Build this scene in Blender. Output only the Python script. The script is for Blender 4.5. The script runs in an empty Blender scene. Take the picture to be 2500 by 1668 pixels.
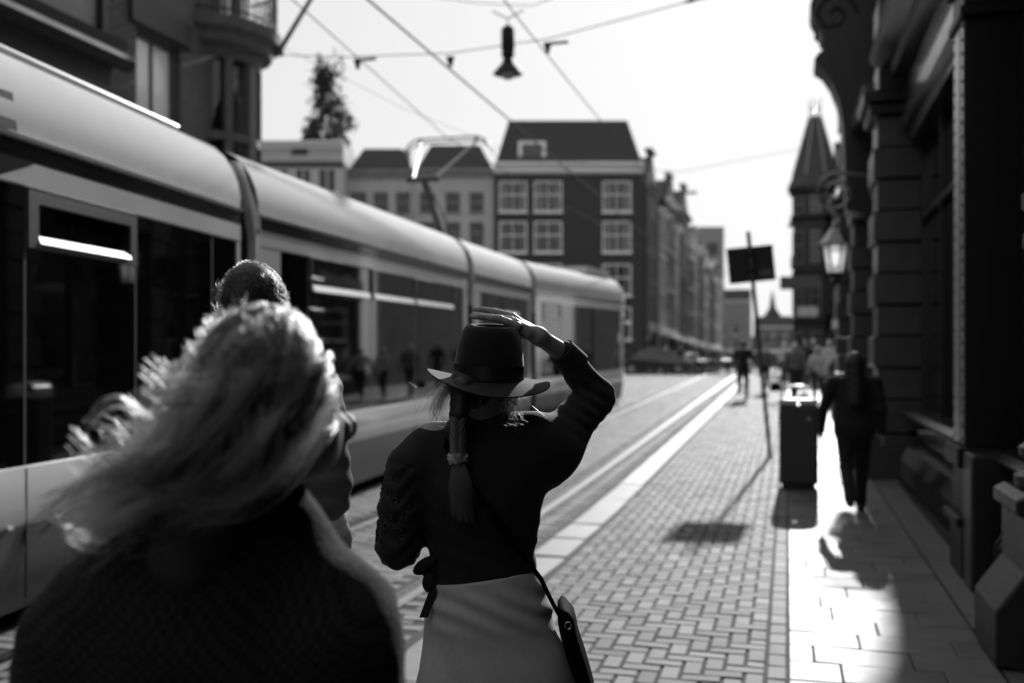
import bpy, bmesh, math, random
import numpy as np
from mathutils import Vector, Matrix
rnd = random.Random(7)
S = bpy.context.scene
R = math.radians
FPX, CX, HY, CAMH = 2430.0, 1250.0, 872.0, 1.6      # focal length and horizon in pixels of the 2500 px photograph, eye height
A = R(15.5)                                          # heading of the street, right of the view axis
SA, CA = math.sin(A), math.cos(A)

# ---------------------------------------------------------------- camera, sky, sun, exposure
cam = bpy.data.cameras.new('camera'); camo = bpy.data.objects.new('camera', cam)
S.collection.objects.link(camo); S.camera = camo
camo.location = (0, 0, CAMH); camo.rotation_euler = (R(90), 0, 0)
cam.sensor_width = 36; cam.lens = 36 * FPX / 2500.0
cam.shift_y = (HY - 834.0) / 2500.0
cam.clip_start = 0.05; cam.clip_end = 3000
cam.dof.use_dof = True; cam.dof.focus_distance = 2.55; cam.dof.aperture_fstop = 2.0; cam.dof.aperture_blades = 0
SUN_AZ, SUN_EL = R(17.0), R(25.5)
w = bpy.data.worlds.new('World'); S.world = w; w.use_nodes = True
wn = w.node_tree.nodes; wl = w.node_tree.links
bgn = wn['Background']; sky = wn.new('ShaderNodeTexSky'); sky.sky_type = 'NISHITA'; sky.sun_disc = False
sky.sun_elevation = SUN_EL; sky.sun_rotation = SUN_AZ; sky.dust_density = 3.0; sky.air_density = 1.0; sky.ozone_density = 1.0
bw = wn.new('ShaderNodeRGBToBW'); wl.new(sky.outputs[0], bw.inputs[0]); # thin bright overcast: the clear sky's contrast is flattened evenly over the whole dome
pw = wn.new('ShaderNodeMath'); pw.operation = 'POWER'; pw.inputs[1].default_value = 0.13; wl.new(bw.outputs[0], pw.inputs[0])
ml = wn.new('ShaderNodeMath'); ml.operation = 'MULTIPLY'; ml.inputs[1].default_value = 5.3; wl.new(pw.outputs[0], ml.inputs[0]); wl.new(ml.outputs[0], bgn.inputs[0])
bgn.inputs[1].default_value = 0.1
sun = bpy.data.lights.new('sun', 'SUN'); suno = bpy.data.objects.new('sun', sun); S.collection.objects.link(suno)
sun.energy = 4.2; sun.angle = R(1.1); sun.color = (1, 1, 1)
sd = Vector((math.sin(SUN_AZ) * math.cos(SUN_EL), math.cos(SUN_AZ) * math.cos(SUN_EL), math.sin(SUN_EL)))
suno.rotation_euler = sd.to_track_quat('Z', 'Y').to_euler(); suno.location = sd * 60
S.view_settings.view_transform = 'Standard'; S.view_settings.look = 'None'
S.view_settings.exposure = 0.25; S.view_settings.gamma = 1.0
S.cycles.max_bounces = 5; S.cycles.use_denoising = True
S.cycles.caustics_reflective = False; S.cycles.caustics_refractive = False; S.cycles.sample_clamp_indirect = 6

# ---------------------------------------------------------------- helpers
def W(px, py, Y):  # a point of the place: column and row of the photograph at a distance of Y metres
    return Vector(((px - CX) / FPX * Y, Y, CAMH - (py - HY) / FPX * Y))
def D(dx, dy, Y): return W(dx * 1.0638, dy * 1.0638, Y)
def E(s):   # rise of the street towards the bridge
    if s < 9: return 0.0
    if s < 12: return 0.018 * (s - 9) ** 2 / 6
    if s < 46: return 0.027 + 0.018 * (s - 12)
    t = s - 46
    if s < 54: return 0.639 + 0.018 * t - 0.018 * t * t / 8
    return max(-0.5, 0.639 - 0.018 * (s - 54) )
def so(s, o, z=0.0): return Vector((s * SA + o * CA, s * CA - o * SA, z))
def to_so(x, y): return (x * SA + y * CA, x * CA - y * SA)

MATS = {}
def mat(name, v=0.2, rough=0.6, metal=0.0, spec=0.5, nz=None, bump=None, rand=0.0, coat=0.0, sheen=0.0, transl=0.0, stretch=None, world=False):
    if name in MATS: return MATS[name]
    m = bpy.data.materials.new(name); m.use_nodes = True; n = m.node_tree.nodes; l = m.node_tree.links
    b = n['Principled BSDF']
    b.inputs['Base Color'].default_value = (v, v, v, 1); b.inputs['Roughness'].default_value = rough
    b.inputs['Metallic'].default_value = metal; b.inputs['Specular IOR Level'].default_value = spec
    if coat: b.inputs['Coat Weight'].default_value = coat; b.inputs['Coat Roughness'].default_value = 0.05
    if sheen: b.inputs['Sheen Weight'].default_value = sheen; b.inputs['Sheen Roughness'].default_value = 0.4
    tc = n.new('ShaderNodeTexCoord'); co = tc.outputs['Object']
    if world: co = n.new('ShaderNodeNewGeometry').outputs['Position']
    if stretch:
        mp = n.new('ShaderNodeMapping'); mp.inputs['Scale'].default_value = stretch; l.new(co, mp.inputs[0]); co = mp.outputs[0]
    val = None
    if nz:
        t = n.new('ShaderNodeTexNoise'); t.inputs['Scale'].default_value = nz[0]; t.inputs['Detail'].default_value = 6
        t.inputs['Roughness'].default_value = 0.65
        l.new(co, t.inputs['Vector'])
        r = n.new('ShaderNodeMapRange'); r.inputs['From Min'].default_value = 0.3; r.inputs['From Max'].default_value = 0.7
        r.inputs['To Min'].default_value = 1 - nz[1]; r.inputs['To Max'].default_value = 1 + nz[1]
        l.new(t.outputs['Fac'], r.inputs['Value']); val = r.outputs[0]
        rr = n.new('ShaderNodeMapRange'); rr.inputs['To Min'].default_value = max(0.02, rough - 0.12); rr.inputs['To Max'].default_value = min(1, rough + 0.12)
        l.new(t.outputs['Fac'], rr.inputs['Value']); l.new(rr.outputs[0], b.inputs['Roughness'])
    if rand:
        oi = n.new('ShaderNodeObjectInfo'); ge = n.new('ShaderNodeNewGeometry')
        a = n.new('ShaderNodeMath'); a.operation = 'ADD'; l.new(oi.outputs['Random'], a.inputs[0]); l.new(ge.outputs['Random Per Island'], a.inputs[1])
        f = n.new('ShaderNodeMath'); f.operation = 'FRACT'; l.new(a.outputs[0], f.inputs[0])
        r2 = n.new('ShaderNodeMapRange'); r2.inputs['To Min'].default_value = 1 - rand; r2.inputs['To Max'].default_value = 1 + rand
        l.new(f.outputs[0], r2.inputs['Value'])
        if val is None: val = r2.outputs[0]
        else:
            mu = n.new('ShaderNodeMath'); mu.operation = 'MULTIPLY'; l.new(val, mu.inputs[0]); l.new(r2.outputs[0], mu.inputs[1]); val = mu.outputs[0]
    if val is not None:
        mu = n.new('ShaderNodeMath'); mu.operation = 'MULTIPLY'; mu.inputs[1].default_value = v
        l.new(val, mu.inputs[0]); l.new(mu.outputs[0], b.inputs['Base Color'])
    if bump:
        t = n.new('ShaderNodeTexNoise'); t.inputs['Scale'].default_value = bump[0]; t.inputs['Detail'].default_value = 4
        l.new(co, t.inputs['Vector'])
        bn = n.new('ShaderNodeBump'); bn.inputs['Strength'].default_value = bump[1]; bn.inputs['Distance'].default_value = bump[2] if len(bump) > 2 else 0.01
        l.new(t.outputs['Fac'], bn.inputs['Height']); l.new(bn.outputs[0], b.inputs['Normal'])
    if transl:
        out = n['Material Output']; tr = n.new('ShaderNodeBsdfTranslucent'); tr.inputs[0].default_value = (v, v, v, 1)
        mx = n.new('ShaderNodeMixShader'); mx.inputs[0].default_value = transl
        l.new(b.outputs[0], mx.inputs[1]); l.new(tr.outputs[0], mx.inputs[2]); l.new(mx.outputs[0], out.inputs[0])
    MATS[name] = m
    return m
def hair_mat(name, v, rough=0.3):
    if name in MATS: return MATS[name]
    m = bpy.data.materials.new(name); m.use_nodes = True; n = m.node_tree.nodes; l = m.node_tree.links
    n.remove(n['Principled BSDF']); h = n.new('ShaderNodeBsdfHairPrincipled'); h.parametrization = 'COLOR'
    h.inputs['Color'].default_value = (v, v, v, 1); h.inputs['Roughness'].default_value = rough; h.inputs['Radial Roughness'].default_value = rough + 0.1
    l.new(h.outputs[0], n['Material Output'].inputs[0]); MATS[name] = m
    return m

COL = S.collection
def link(o, parent=None):
    COL.objects.link(o)
    if parent is not None: o.parent = parent
    return o
def tag(o, label=None, cat=None, group=None, kind=None):
    if label: o['label'] = label
    if cat: o['category'] = cat
    if group: o['group'] = group
    if kind: o['kind'] = kind
    return o
def thing(name, label, cat, loc=(0, 0, 0), rz=0.0, group=None):
    o = bpy.data.objects.new(name, None); link(o); o.location = loc; o.rotation_euler = (0, 0, rz); o.empty_display_size = 0.2
    return tag(o, label, cat, group)
def inst(name, me, parent=None, loc=(0, 0, 0), rot=(0, 0, 0)):
    o = bpy.data.objects.new(name, me); link(o, parent); o.location = loc; o.rotation_euler = rot
    return o

class MB:
    def __init__(s): s.v = []; s.f = []
    def add(s, vs, fs):
        b = len(s.v); s.v.extend([tuple(p) for p in vs]); s.f.extend([tuple(i + b for i in f) for f in fs]); return s
    def box(s, x0, x1, y0, y1, z0, z1):
        return s.add([(x0, y0, z0), (x1, y0, z0), (x1, y1, z0), (x0, y1, z0), (x0, y0, z1), (x1, y0, z1), (x1, y1, z1), (x0, y1, z1)],
                     [(0, 3, 2, 1), (4, 5, 6, 7), (0, 1, 5, 4), (1, 2, 6, 5), (2, 3, 7, 6), (3, 0, 4, 7)])
    def hull8(s, p): return s.add(p, [(0, 3, 2, 1), (4, 5, 6, 7), (0, 1, 5, 4), (1, 2, 6, 5), (2, 3, 7, 6), (3, 0, 4, 7)])
    def loft(s, rings, cap=True, closed=True):
        n = len(rings[0]); b = len(s.v)
        for r in rings: s.v.extend([tuple(p) for p in r])
        for i in range(len(rings) - 1):
            for j in range(n if closed else n - 1):
                k = (j + 1) % n
                s.f.append((b + i * n + j, b + i * n + k, b + (i + 1) * n + k, b + (i + 1) * n + j))
        if cap and closed:
            s.f.append(tuple(b + j for j in reversed(range(n)))); s.f.append(tuple(b + (len(rings) - 1) * n + j for j in range(n)))
        return s
    def tube(s, path, r, n=8, cap=True):
        path = [Vector(p) for p in path]; rings = []
        rr = r if isinstance(r, (list, tuple)) else [r] * len(path)
        ref = Vector((0, 0, 1)); t0 = (path[1] - path[0]).normalized()
        if abs(t0.dot(ref)) > 0.95: ref = Vector((1, 0, 0))
        for i, p in enumerate(path):
            t = (path[min(i + 1, len(path) - 1)] - path[max(i - 1, 0)]).normalized()
            a = t.cross(ref)
            if a.length < 1e-4: a = t.orthogonal()
            a.normalize(); b2 = t.cross(a).normalized(); ref = -b2 if False else ref
            rings.append([p + (a * math.cos(2 * math.pi * k / n) + b2 * math.sin(2 * math.pi * k / n)) * rr[i] for k in range(n)])
        return s.loft(rings, cap)
    def lathe(s, prof, n=16, c=(0, 0, 0), a0=0.0, a1=2 * math.pi):
        c = Vector(c); full = abs(a1 - a0 - 2 * math.pi) < 1e-6
        m = n if full else n + 1
        rings = [[c + Vector((r * math.cos(a0 + (a1 - a0) * k / n), r * math.sin(a0 + (a1 - a0) * k / n), z)) for k in range(m)] for r, z in prof]
        return s.loft(rings, cap=full, closed=full)
    def extrude(s, poly, axis, a0, a1):  # poly of 2d points; axis 'x','y','z' is the extrusion direction
        def p3(p, t): return {'x': (t, p[0], p[1]), 'y': (p[0], t, p[1]), 'z': (p[0], p[1], t)}[axis]
        return s.loft([[p3(p, a0) for p in poly], [p3(p, a1) for p in poly]])
    def mesh(s, name, m=None, smooth=False):
        me = bpy.data.meshes.new(name); me.from_pydata(s.v, [], s.f)
        bm = bmesh.new(); bm.from_mesh(me); bmesh.ops.recalc_face_normals(bm, faces=bm.faces); bm.to_mesh(me); bm.free()
        if m: me.materials.append(m)
        if smooth:
            me.polygons.foreach_set('use_smooth', [True] * len(me.polygons)); 
            try: me.set_sharp_from_angle(angle=R(40))
            except Exception: pass
        return me
    def build(s, name, m, parent=None, smooth=False, bevel=0.0, loc=(0, 0, 0), rot=(0, 0, 0)):
        o = inst(name, s.mesh(name, m, smooth), parent, loc, rot)
        if bevel:
            b = o.modifiers.new('bevel', 'BEVEL'); b.width = bevel; b.segments = 2; b.limit_method = 'ANGLE'; b.angle_limit = R(40)
        return o
def bx(name, m, parent, *a, bevel=0.0): return MB().box(*a).build(name, m, parent, bevel=bevel)

# ---------------------------------------------------------------- implicit bodies -> one continuous mesh
def sdf(prims, vox, k=0.03, disp=None, cuts=()):
    lo = np.array([1e9] * 3); hi = -lo
    for p in prims:
        if p.get('sub'): continue
        c = np.array(p['bb']); lo = np.minimum(lo, c[0]); hi = np.maximum(hi, c[1])
    lo -= vox * 3; hi += vox * 3
    nn = np.ceil((hi - lo) / vox).astype(int) + 1
    F = np.full(nn, 0.5, np.float32)
    ax = [lo[i] + vox * np.arange(nn[i], dtype=np.float32) for i in range(3)]
    for p in prims:
        bb = np.array(p['bb']); kk = p.get('k', k); m = kk + vox * 3
        i0 = np.maximum(((bb[0] - m - lo) / vox).astype(int), 0); i1 = np.minimum(((bb[1] + m - lo) / vox).astype(int) + 2, nn)
        if (i1 <= i0).any(): continue
        X, Y, Z = np.meshgrid(*(ax[i][i0[i]:i1[i]] for i in range(3)), indexing='ij')
        d = p['fn'](X, Y, Z)
        sl = tuple(slice(i0[i], i1[i]) for i in range(3)); f = F[sl]
        if p.get('sub'):
            F[sl] = np.maximum(f, -d)
        elif kk > 0:
            h = np.maximum(kk - np.abs(f - d), 0) / kk
            F[sl] = np.minimum(f, d) - h * h * kk * 0.25
        else: F[sl] = np.minimum(f, d)
    if disp or cuts:
        X, Y, Z = np.meshgrid(*ax, indexing='ij')
        if disp: F = F + disp(X, Y, Z)
        for (pt, nr) in cuts:
            F = np.maximum(F, (X - pt[0]) * nr[0] + (Y - pt[1]) * nr[1] + (Z - pt[2]) * nr[2])
    F[0] = F[-1] = 1; F[:, 0] = F[:, -1] = 1; F[:, :, 0] = F[:, :, -1] = 1
    ins = F < 0
    def sh(a, i, j, k2): return a[i:a.shape[0] - 1 + i, j:a.shape[1] - 1 + j, k2:a.shape[2] - 1 + k2]
    cnt = np.zeros(nn - 1, np.int8)
    for i in (0, 1):
        for j in (0, 1):
            for q in (0, 1): cnt += sh(ins, i, j, q)
    mask = (cnt > 0) & (cnt < 8)
    idx = np.full(mask.shape, -1, np.int64); cells = np.argwhere(mask); N = len(cells); idx[mask] = np.arange(N)
    acc = np.zeros((N, 3)); num = np.zeros(N)
    cor = [np.array(c) for c in ((0, 0, 0), (1, 0, 0), (0, 1, 0), (1, 1, 0), (0, 0, 1), (1, 0, 1), (0, 1, 1), (1, 1, 1))]
    vals = [F[tuple((cells + c).T)] for c in cor]
    for a, b in ((0, 1), (2, 3), (4, 5), (6, 7), (0, 2), (1, 3), (4, 6), (5, 7), (0, 4), (1, 5), (2, 6), (3, 7)):
        va, vb = vals[a], vals[b]; sg = (va < 0) != (vb < 0)
        t = np.where(sg, va / np.where(sg, va - vb, 1), 0)
        acc += np.where(sg[:, None], cor[a] + (cor[b] - cor[a]) * t[:, None], 0); num += sg
    V = (cells + acc / num[:, None]) * vox + lo
    faces = []
    for axn in range(3):
        u, v2 = (axn + 1) % 3, (axn + 2) % 3
        a = [slice(None)] * 3; b = [slice(None)] * 3; a[axn] = slice(0, -1); b[axn] = slice(1, None)
        ch = ins[tuple(a)] != ins[tuple(b)]; e = np.argwhere(ch); e = e[(e[:, u] > 0) & (e[:, v2] > 0)]
        flip = ins[tuple(e.T)]
        du = np.zeros(3, int); du[u] = 1; dv = np.zeros(3, int); dv[v2] = 1
        q = np.stack([idx[tuple((e - du - dv).T)], idx[tuple((e - dv).T)], idx[tuple(e.T)], idx[tuple((e - du).T)]], 1)
        q[~flip] = q[~flip][:, ::-1]; faces.append(q)
    return V, np.concatenate(faces)
def sdf_obj(name, prims, vox, m, parent, k=0.03, disp=None, cuts=(), base=(0, 0, 0)):
    V, Fc = sdf(prims, vox, k, disp, cuts); V = V - np.array(base)
    me = bpy.data.meshes.new(name); me.from_pydata(V.tolist(), [], Fc.tolist())
    me.polygons.foreach_set('use_smooth', [True] * len(me.polygons)); me.materials.append(m)
    o = inst(name, me, parent)
    return o
def rc(a, b, ra, rb, sy=1.0, **kw):   # tapered capsule; sy squeezes it front to back
    a = np.array(a, float); b = np.array(b, float); ba = b - a; L2 = float(ba @ ba) + 1e-9
    def fn(X, Y, Z):
        t = np.clip(((X - a[0]) * ba[0] + (Y - a[1]) * ba[1] + (Z - a[2]) * ba[2]) / L2, 0, 1)
        dx = X - a[0] - t * ba[0]; dy = (Y - a[1] - t * ba[1]) / sy; dz = Z - a[2] - t * ba[2]
        d = np.sqrt(dx * dx + dy * dy + dz * dz) - (ra + (rb - ra) * t)
        return d * min(1, sy) if sy != 1 else d
    r = max(ra, rb) * max(1, sy)
    return dict(fn=fn, bb=(np.minimum(a, b) - r, np.maximum(a, b) + r), **kw)
def el(c, r, rot=None, **kw):
    c = np.array(c, float); r = np.array(r, float); M = np.array(rot.transposed()) if rot else None
    def fn(X, Y, Z):
        x, y, z = X - c[0], Y - c[1], Z - c[2]
        if M is not None: x, y, z = (M[i][0] * x + M[i][1] * y + M[i][2] * z for i in range(3))
        k0 = np.sqrt((x / r[0]) ** 2 + (y / r[1]) ** 2 + (z / r[2]) ** 2)
        k1 = np.sqrt((x / r[0] ** 2) ** 2 + (y / r[1] ** 2) ** 2 + (z / r[2] ** 2) ** 2) + 1e-6
        return k0 * (k0 - 1) / k1
    q = max(r); 
    bb = (c - (r if rot is None else q), c + (r if rot is None else q))
    return dict(fn=fn, bb=bb, **kw)
def chain(pts, rs, **kw): return [rc(pts[i], pts[i + 1], rs[i], rs[i + 1], **kw) for i in range(len(pts) - 1)]
def hairs(name, strands, m, parent, r0=0.0006, r1=0.0002, base=(0, 0, 0)):
    hc = bpy.data.hair_curves.new(name); n = [len(s) for s in strands]; hc.add_curves(n)
    P = np.concatenate([np.asarray(s, np.float32) for s in strands]) - np.array(base, np.float32)
    hc.attributes['position'].data.foreach_set('vector', P.astype(np.float32).ravel())
    ra = hc.attributes.get('radius') or hc.attributes.new('radius', 'FLOAT', 'POINT')
    ra.data.foreach_set('value', np.concatenate([np.linspace(r0, r1, k) for k in n]).astype(np.float32))
    hc.materials.append(m)
    return inst(name, hc, parent)
# ---------------------------------------------------------------- ground, road, pavements
M_sand = mat('joint_sand', 0.015, 0.9, nz=(40, .3))
M_ground = mat('ground_paving', 0.12, 0.8, spec=.2, nz=(1.2, .25), bump=(30, .3))
M_brick = mat('paving_brick', 0.14, 0.72, nz=(3.2, .4), rand=0.42, bump=(120, .25, .004), spec=.25, world=True)
M_rbrick = mat('road_brick', 0.17, 0.72, nz=(1.6, .4), rand=0.35, bump=(120, .25, .004), spec=.2, world=True)
M_flag = mat('flagstone', 0.125, 0.55, nz=(2.6, .25), rand=0.1, bump=(60, .12, .004), spec=.3, world=True)
M_kerb = mat('kerb_stone', 0.21, 0.6, spec=.3, nz=(8, .15), bump=(90, .2, .004), world=True)
M_white = mat('white_road_paint', 0.7, 0.7, spec=.2, nz=(14, .12), world=True)
M_strip = mat('facade_strip_stone', 0.13, 0.45, nz=(6, .2), bump=(60, .15, .004), world=True)
M_rail = mat('rail_steel', 0.5, 0.22, metal=1.0, nz=(20, .2))
M_groove = mat('rail_groove', 0.02, 0.8)
STREET = dict(loc=(0, 0, 0), rot=(0, 0, -A))

def sheet(name, o0, o1, s0, s1, dz, m, parent=None, ds=1.0, kind='structure', no=1):
    n = max(1, int((s1 - s0) / ds)); b = MB()
    ss = [s0 + (s1 - s0) * i / n for i in range(n + 1)]; oo = [o0 + (o1 - o0) * j / no for j in range(no + 1)]
    b.v = [(o, s, E(s) + dz) for s in ss for o in oo]
    b.f = [(i * (no + 1) + j, i * (no + 1) + j + 1, (i + 1) * (no + 1) + j + 1, (i + 1) * (no + 1) + j) for i in range(n) for j in range(no)]
    me = bpy.data.meshes.new(name); me.from_pydata(b.v, [], b.f); me.materials.append(m)
    o = inst(name, me, parent)
    if parent is None: o.rotation_euler = (0, 0, -A)
    if kind: o['kind'] = kind
    return o
gl = [(-60, 120, 1.0), (120, 900, 20.0)]
b = MB(); ss = [-80 + i * 2 for i in range(50)] + [20 + i for i in range(100)] + [120 + i * 30 for i in range(40)]
b.v = [(o, s, E(s) - .012) for s in ss for o in (-900, -12, -8.9, 1.32, 60, 900)]
b.f = [(i * 6 + j, i * 6 + j + 1, (i + 1) * 6 + j + 1, (i + 1) * 6 + j) for i in range(len(ss) - 1) for j in range(5)]
me = bpy.data.meshes.new('ground'); me.from_pydata(b.v, [], b.f); me.materials.append(M_ground)
g = inst('ground', me, None, rot=(0, 0, -A)); g['kind'] = 'structure'

def brick_mesh(name, lx, ly, h, m, c=0.006):
    x, y = lx / 2, ly / 2
    b = MB(); q = [(-x, -y), (x, -y), (x, y), (-x, y)]; t = [(-x + c, -y + c), (x - c, -y + c), (x - c, y - c), (-x + c, y - c)]
    b.v = [(p[0], p[1], -h) for p in q] + [(p[0], p[1], -c) for p in q] + [(p[0], p[1], 0) for p in t]
    b.f = [(i, (i + 1) % 4, 4 + (i + 1) % 4, 4 + i) for i in range(4)] + [(4 + i, 4 + (i + 1) % 4, 8 + (i + 1) % 4, 8 + i) for i in range(4)] + [(8, 9, 10, 11)]
    me = bpy.data.meshes.new(name); me.from_pydata(b.v, [], b.f); me.materials.append(m); return me
def screen(o, s):
    p = so(s, o, E(s)); 
    if p.y < 1: return None
    return CX + FPX * p.x / p.y, HY + FPX * (CAMH - p.z) / p.y, p.y
def lay(parent, name, pieces, m, h=0.03, limit=300, jit=0.0022, covered=()):
    """pieces: (o, s, lo, ls) centre and size; the nearest ones in the picture are objects, the rest one mesh."""
    vis = []
    for i, (o, s, lo, ls) in enumerate(pieces):
        q = screen(o, s)
        if q and -20 < q[0] < 2520 and q[1] < 1690 and not any(a < q[0] < b2 and c < q[1] < d2 for a, b2, c, d2 in covered): vis.append((q[2], i))
    vis.sort(); near = set(i for _, i in vis[:limit])
    cache = {}; V = []; F = []
    for i, (o, s, lo, ls) in enumerate(pieces):
        z = E(s) + rnd.uniform(-jit, jit); tx, ty = rnd.gauss(0, .01), rnd.gauss(0, .01) + math.atan(E(s + .5) - E(s - .5)) * 0
        sl = (E(s + .1) - E(s - .1)) / .2
        if i in near:
            key = (round(lo, 3), round(ls, 3))
            if key not in cache: cache[key] = brick_mesh(name, lo, ls, h, m)
            inst(name, cache[key], parent, (o, s, z), (tx + sl, ty, 0))
        else:
            x, y, c = lo / 2, ls / 2, .006; n0 = len(V)
            def zz(dx, dy, d): return z + d + dy * (sl + tx) - dx * ty
            for (dx, dy) in ((-x, -y), (x, -y), (x, y), (-x, y)): V.append((o + dx, s + dy, zz(dx, dy, -h)))
            for (dx, dy) in ((-x, -y), (x, -y), (x, y), (-x, y)): V.append((o + dx, s + dy, zz(dx, dy, -c)))
            for (dx, dy) in ((-x + c, -y + c), (x - c, -y + c), (x - c, y - c), (-x + c, y - c)): V.append((o + dx, s + dy, zz(dx, dy, 0)))
            F += [(n0 + a, n0 + (a + 1) % 4, n0 + 4 + (a + 1) % 4, n0 + 4 + a) for a in range(4)]
            F += [(n0 + 4 + a, n0 + 4 + (a + 1) % 4, n0 + 8 + (a + 1) % 4, n0 + 8 + a) for a in range(4)] + [(n0 + 8, n0 + 9, n0 + 10, n0 + 11)]
    if V:
        me = bpy.data.meshes.new(name); me.from_pydata(V, [], F); me.materials.append(m)
        o = inst(name, me, parent); o['kind'] = 'stuff'
people_cover = [(60, 1000, 1100, 1700), (930, 1330, 900, 1700)]
# brick footway in straight herringbone
foot = sheet('brick_footway', -1.70, 0.0, -6, 60, -0.010, M_sand)
u = 1.55 / 15; pcs = []
for j in range(int(46 / u)):
    for i in range(15):
        kk = (i - j) % 4; s = 2.6 + j * u; o = -1.66 + i * u
        if kk == 0:
            l2 = 2 if i < 14 else 1
            pcs.append((o + l2 * u / 2, s + u / 2, l2 * u - .012, u - .012))
        elif kk == 1 and i == 0: pcs.append((o + u / 2, s + u / 2, u - .012, u - .012))
        elif kk == 3: pcs.append((o + u / 2, s + u, u - .012, 2 * u - .012))
lay(foot, 'brick', pcs, M_brick, covered=people_cover)
pcs = [(-.055, 2.6 + .21 * i + .105, .094, .202) for i in range(int(46 / .21))]
lay(foot, 'border_brick', pcs, M_brick, covered=people_cover)
# flagstone pavement
flag = sheet('flagstone_pavement', 0.0, 1.045, -6, 60, -0.008, M_sand)
pcs = []
for j in range(150):
    s = 2.4 + j * .305; off = (0, .26, .13, .38)[j % 4] if j % 7 else .2
    xs = [0.0] + [x for x in (off, off + .5, off + 1.0) if .08 < x < .97] + [1.04]
    for a, c in zip(xs[:-1], xs[1:]): pcs.append(((a + c) / 2 + .003, s + .15, c - a - .005, .3))
lay(flag, 'flagstone', pcs, M_flag, jit=.0012)
# stone strip along the facades
strip = sheet('facade_strip', 1.048, 1.34, -6, 60, -0.010, M_sand)
pcs = [(1.195, -5 + .9 * i + .45, .29, .895) for i in range(62)]
lay(strip, 'strip_stone', pcs, M_strip, jit=.001)
b = MB(); 
for i in range(60): b.box(1.042, 1.05, -6 + i, -5 + i, E(-5.5 + i) - .01, E(-5.5 + i) + .006)
b.build('strip_edge', M_rail, strip)
# kerb band, white line
kerb = sheet('kerb_band', -2.02, -1.70, -6, 60, -0.009, M_sand)
pcs = [(-1.86, -5 + .8 * i + .4, .30, .795) for i in range(70)]
lay(kerb, 'kerb_stone', pcs, M_kerb, jit=.001)
wl_ = sheet('white_line', -1.98, -1.72, 12.3, 52, 0.006, M_white)
# roadway of bricks
road = sheet('road', -8.9, -2.02, -6, 60, -0.007, M_sand)
GA = 1.47; near_c = -3.25
TR = [(-2.31, 8.73), (-.67, 15.96), (.434, 20.7), (3.09, 27.7)]
rail_off = [near_c + GA / 2, near_c - GA / 2]
pcs = []
for j in range(int(44 / .105)):
    s = 4.0 + j * .105; sh = (.0, .105)[j % 2]; o = -8.8 + sh
    while o < -2.05:
        c = o + .21
        if not any(o - .08 < r < c + .08 for r in rail_off) : pcs.append(((o + c) / 2, s + .05, .203, .098))
        o = c
        if o + .21 > -2.03: break
lay(road, 'road_brick', pcs, M_rbrick, covered=[(0, 1330, 860, 1250)] + people_cover)
for r, lb in zip(rail_off, ('grooved steel tram rail nearest the footway kerb', 'grooved steel tram rail beside the passing tram')):
    t = sheet('tram_rail', r - .03, r + .035, -6, 60, 0.004, M_rail); t['label'] = lb; t['kind'] = 'structure'
    sheet('groove', r - .065, r - .03, -6, 60, -0.004, M_groove, t, kind=None); sheet('guard_lip', r - .085, r - .065, -6, 60, 0.003, M_rail, t, kind=None)
    sheet('edge_band', r + .035, r + .12, -6, 60, 0.001, M_kerb, t, kind=None)
# the tram's own track bends with it
for q, lb in ((.48, 'grooved rail under the near wheels of the tram'), (.48 + GA, 'grooved rail under the far wheels of the tram')):
    pts = [(-3.7, 2.0)] + TR + [(12.0, 55.0)]; V = []; F = []
    for i, (x, y) in enumerate(pts):
        a = pts[max(i - 1, 0)]; c = pts[min(i + 1, len(pts) - 1)]; d = Vector((c[0] - a[0], c[1] - a[1])).normalized()
        for k2 in (q - .03, q + .05):
            p = Vector((x, y)) - Vector((d.y, -d.x)) * k2; V.append((p.x, p.y, E(to_so(p.x, p.y)[0]) + .008))
    for i in range(len(pts) - 1): F.append((2 * i, 2 * i + 1, 2 * i + 3, 2 * i + 2))
    me = bpy.data.meshes.new('tram_rail'); me.from_pydata(V, [], F); me.materials.append(M_rail); t = inst('tram_rail', me); t['kind'] = 'structure'; t['label'] = lb

# ---------------------------------------------------------------- tram
M_tw = mat('tram_light_paint', 0.72, 0.16, spec=.6, nz=(2, .06), coat=.6)
M_tr = mat('tram_roof_paint', 0.62, 0.8, spec=.1, nz=(1.5, .1))
M_td = mat('tram_dark_stripe', 0.02, 0.2, coat=.5)
M_tl = mat('tram_lower_panel', 0.10, 0.35, nz=(4, .2))
M_glass = mat('tinted_tram_glass', 0.003, 0.03, spec=.9)
M_frame = mat('window_frame_grey', 0.12, 0.35)
M_rub = mat('bellows_rubber', 0.012, 0.6)
M_under = mat('underframe_black', 0.008, 0.8)
M_alu = mat('hopper_rail_aluminium', 0.75, 0.35, spec=.5)
HW = 2.4
tram = thing('tram', 'long pale articulated city tram with dark windows running along the street', 'tram', (TR[1][0], TR[1][1], E(15)))
nodes = [Vector((TR[0][0] - .1756 * 7.1, TR[0][1] - 7.1))] + [Vector(p) for p in TR]
def frame_of(i):
    p, q = nodes[i], nodes[i + 1]; f = (q - p); L = f.length; f /= L
    z0 = E(to_so(*p)[0]); z1 = E(to_so(*q)[0])
    return p, f, Vector((f.y, -f.x)), L, z0, z1
def sect(i, body):
    p, f, r, L, z0, z1 = frame_of(i)
    M = Matrix(((r.x, f.x, 0, p.x), (r.y, f.y, 0, p.y), (0, (z1 - z0) / L, 1, z0), (0, 0, 0, 1)))
    Mt = Matrix.Translation(-tram.location) @ M
    def T(mb, name, m, smooth=False, parent=tram):
        mb.v = [tuple(Mt @ Vector(v)) for v in mb.v]
        return mb.build(name, m, parent, smooth)
    body(T, L)
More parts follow.
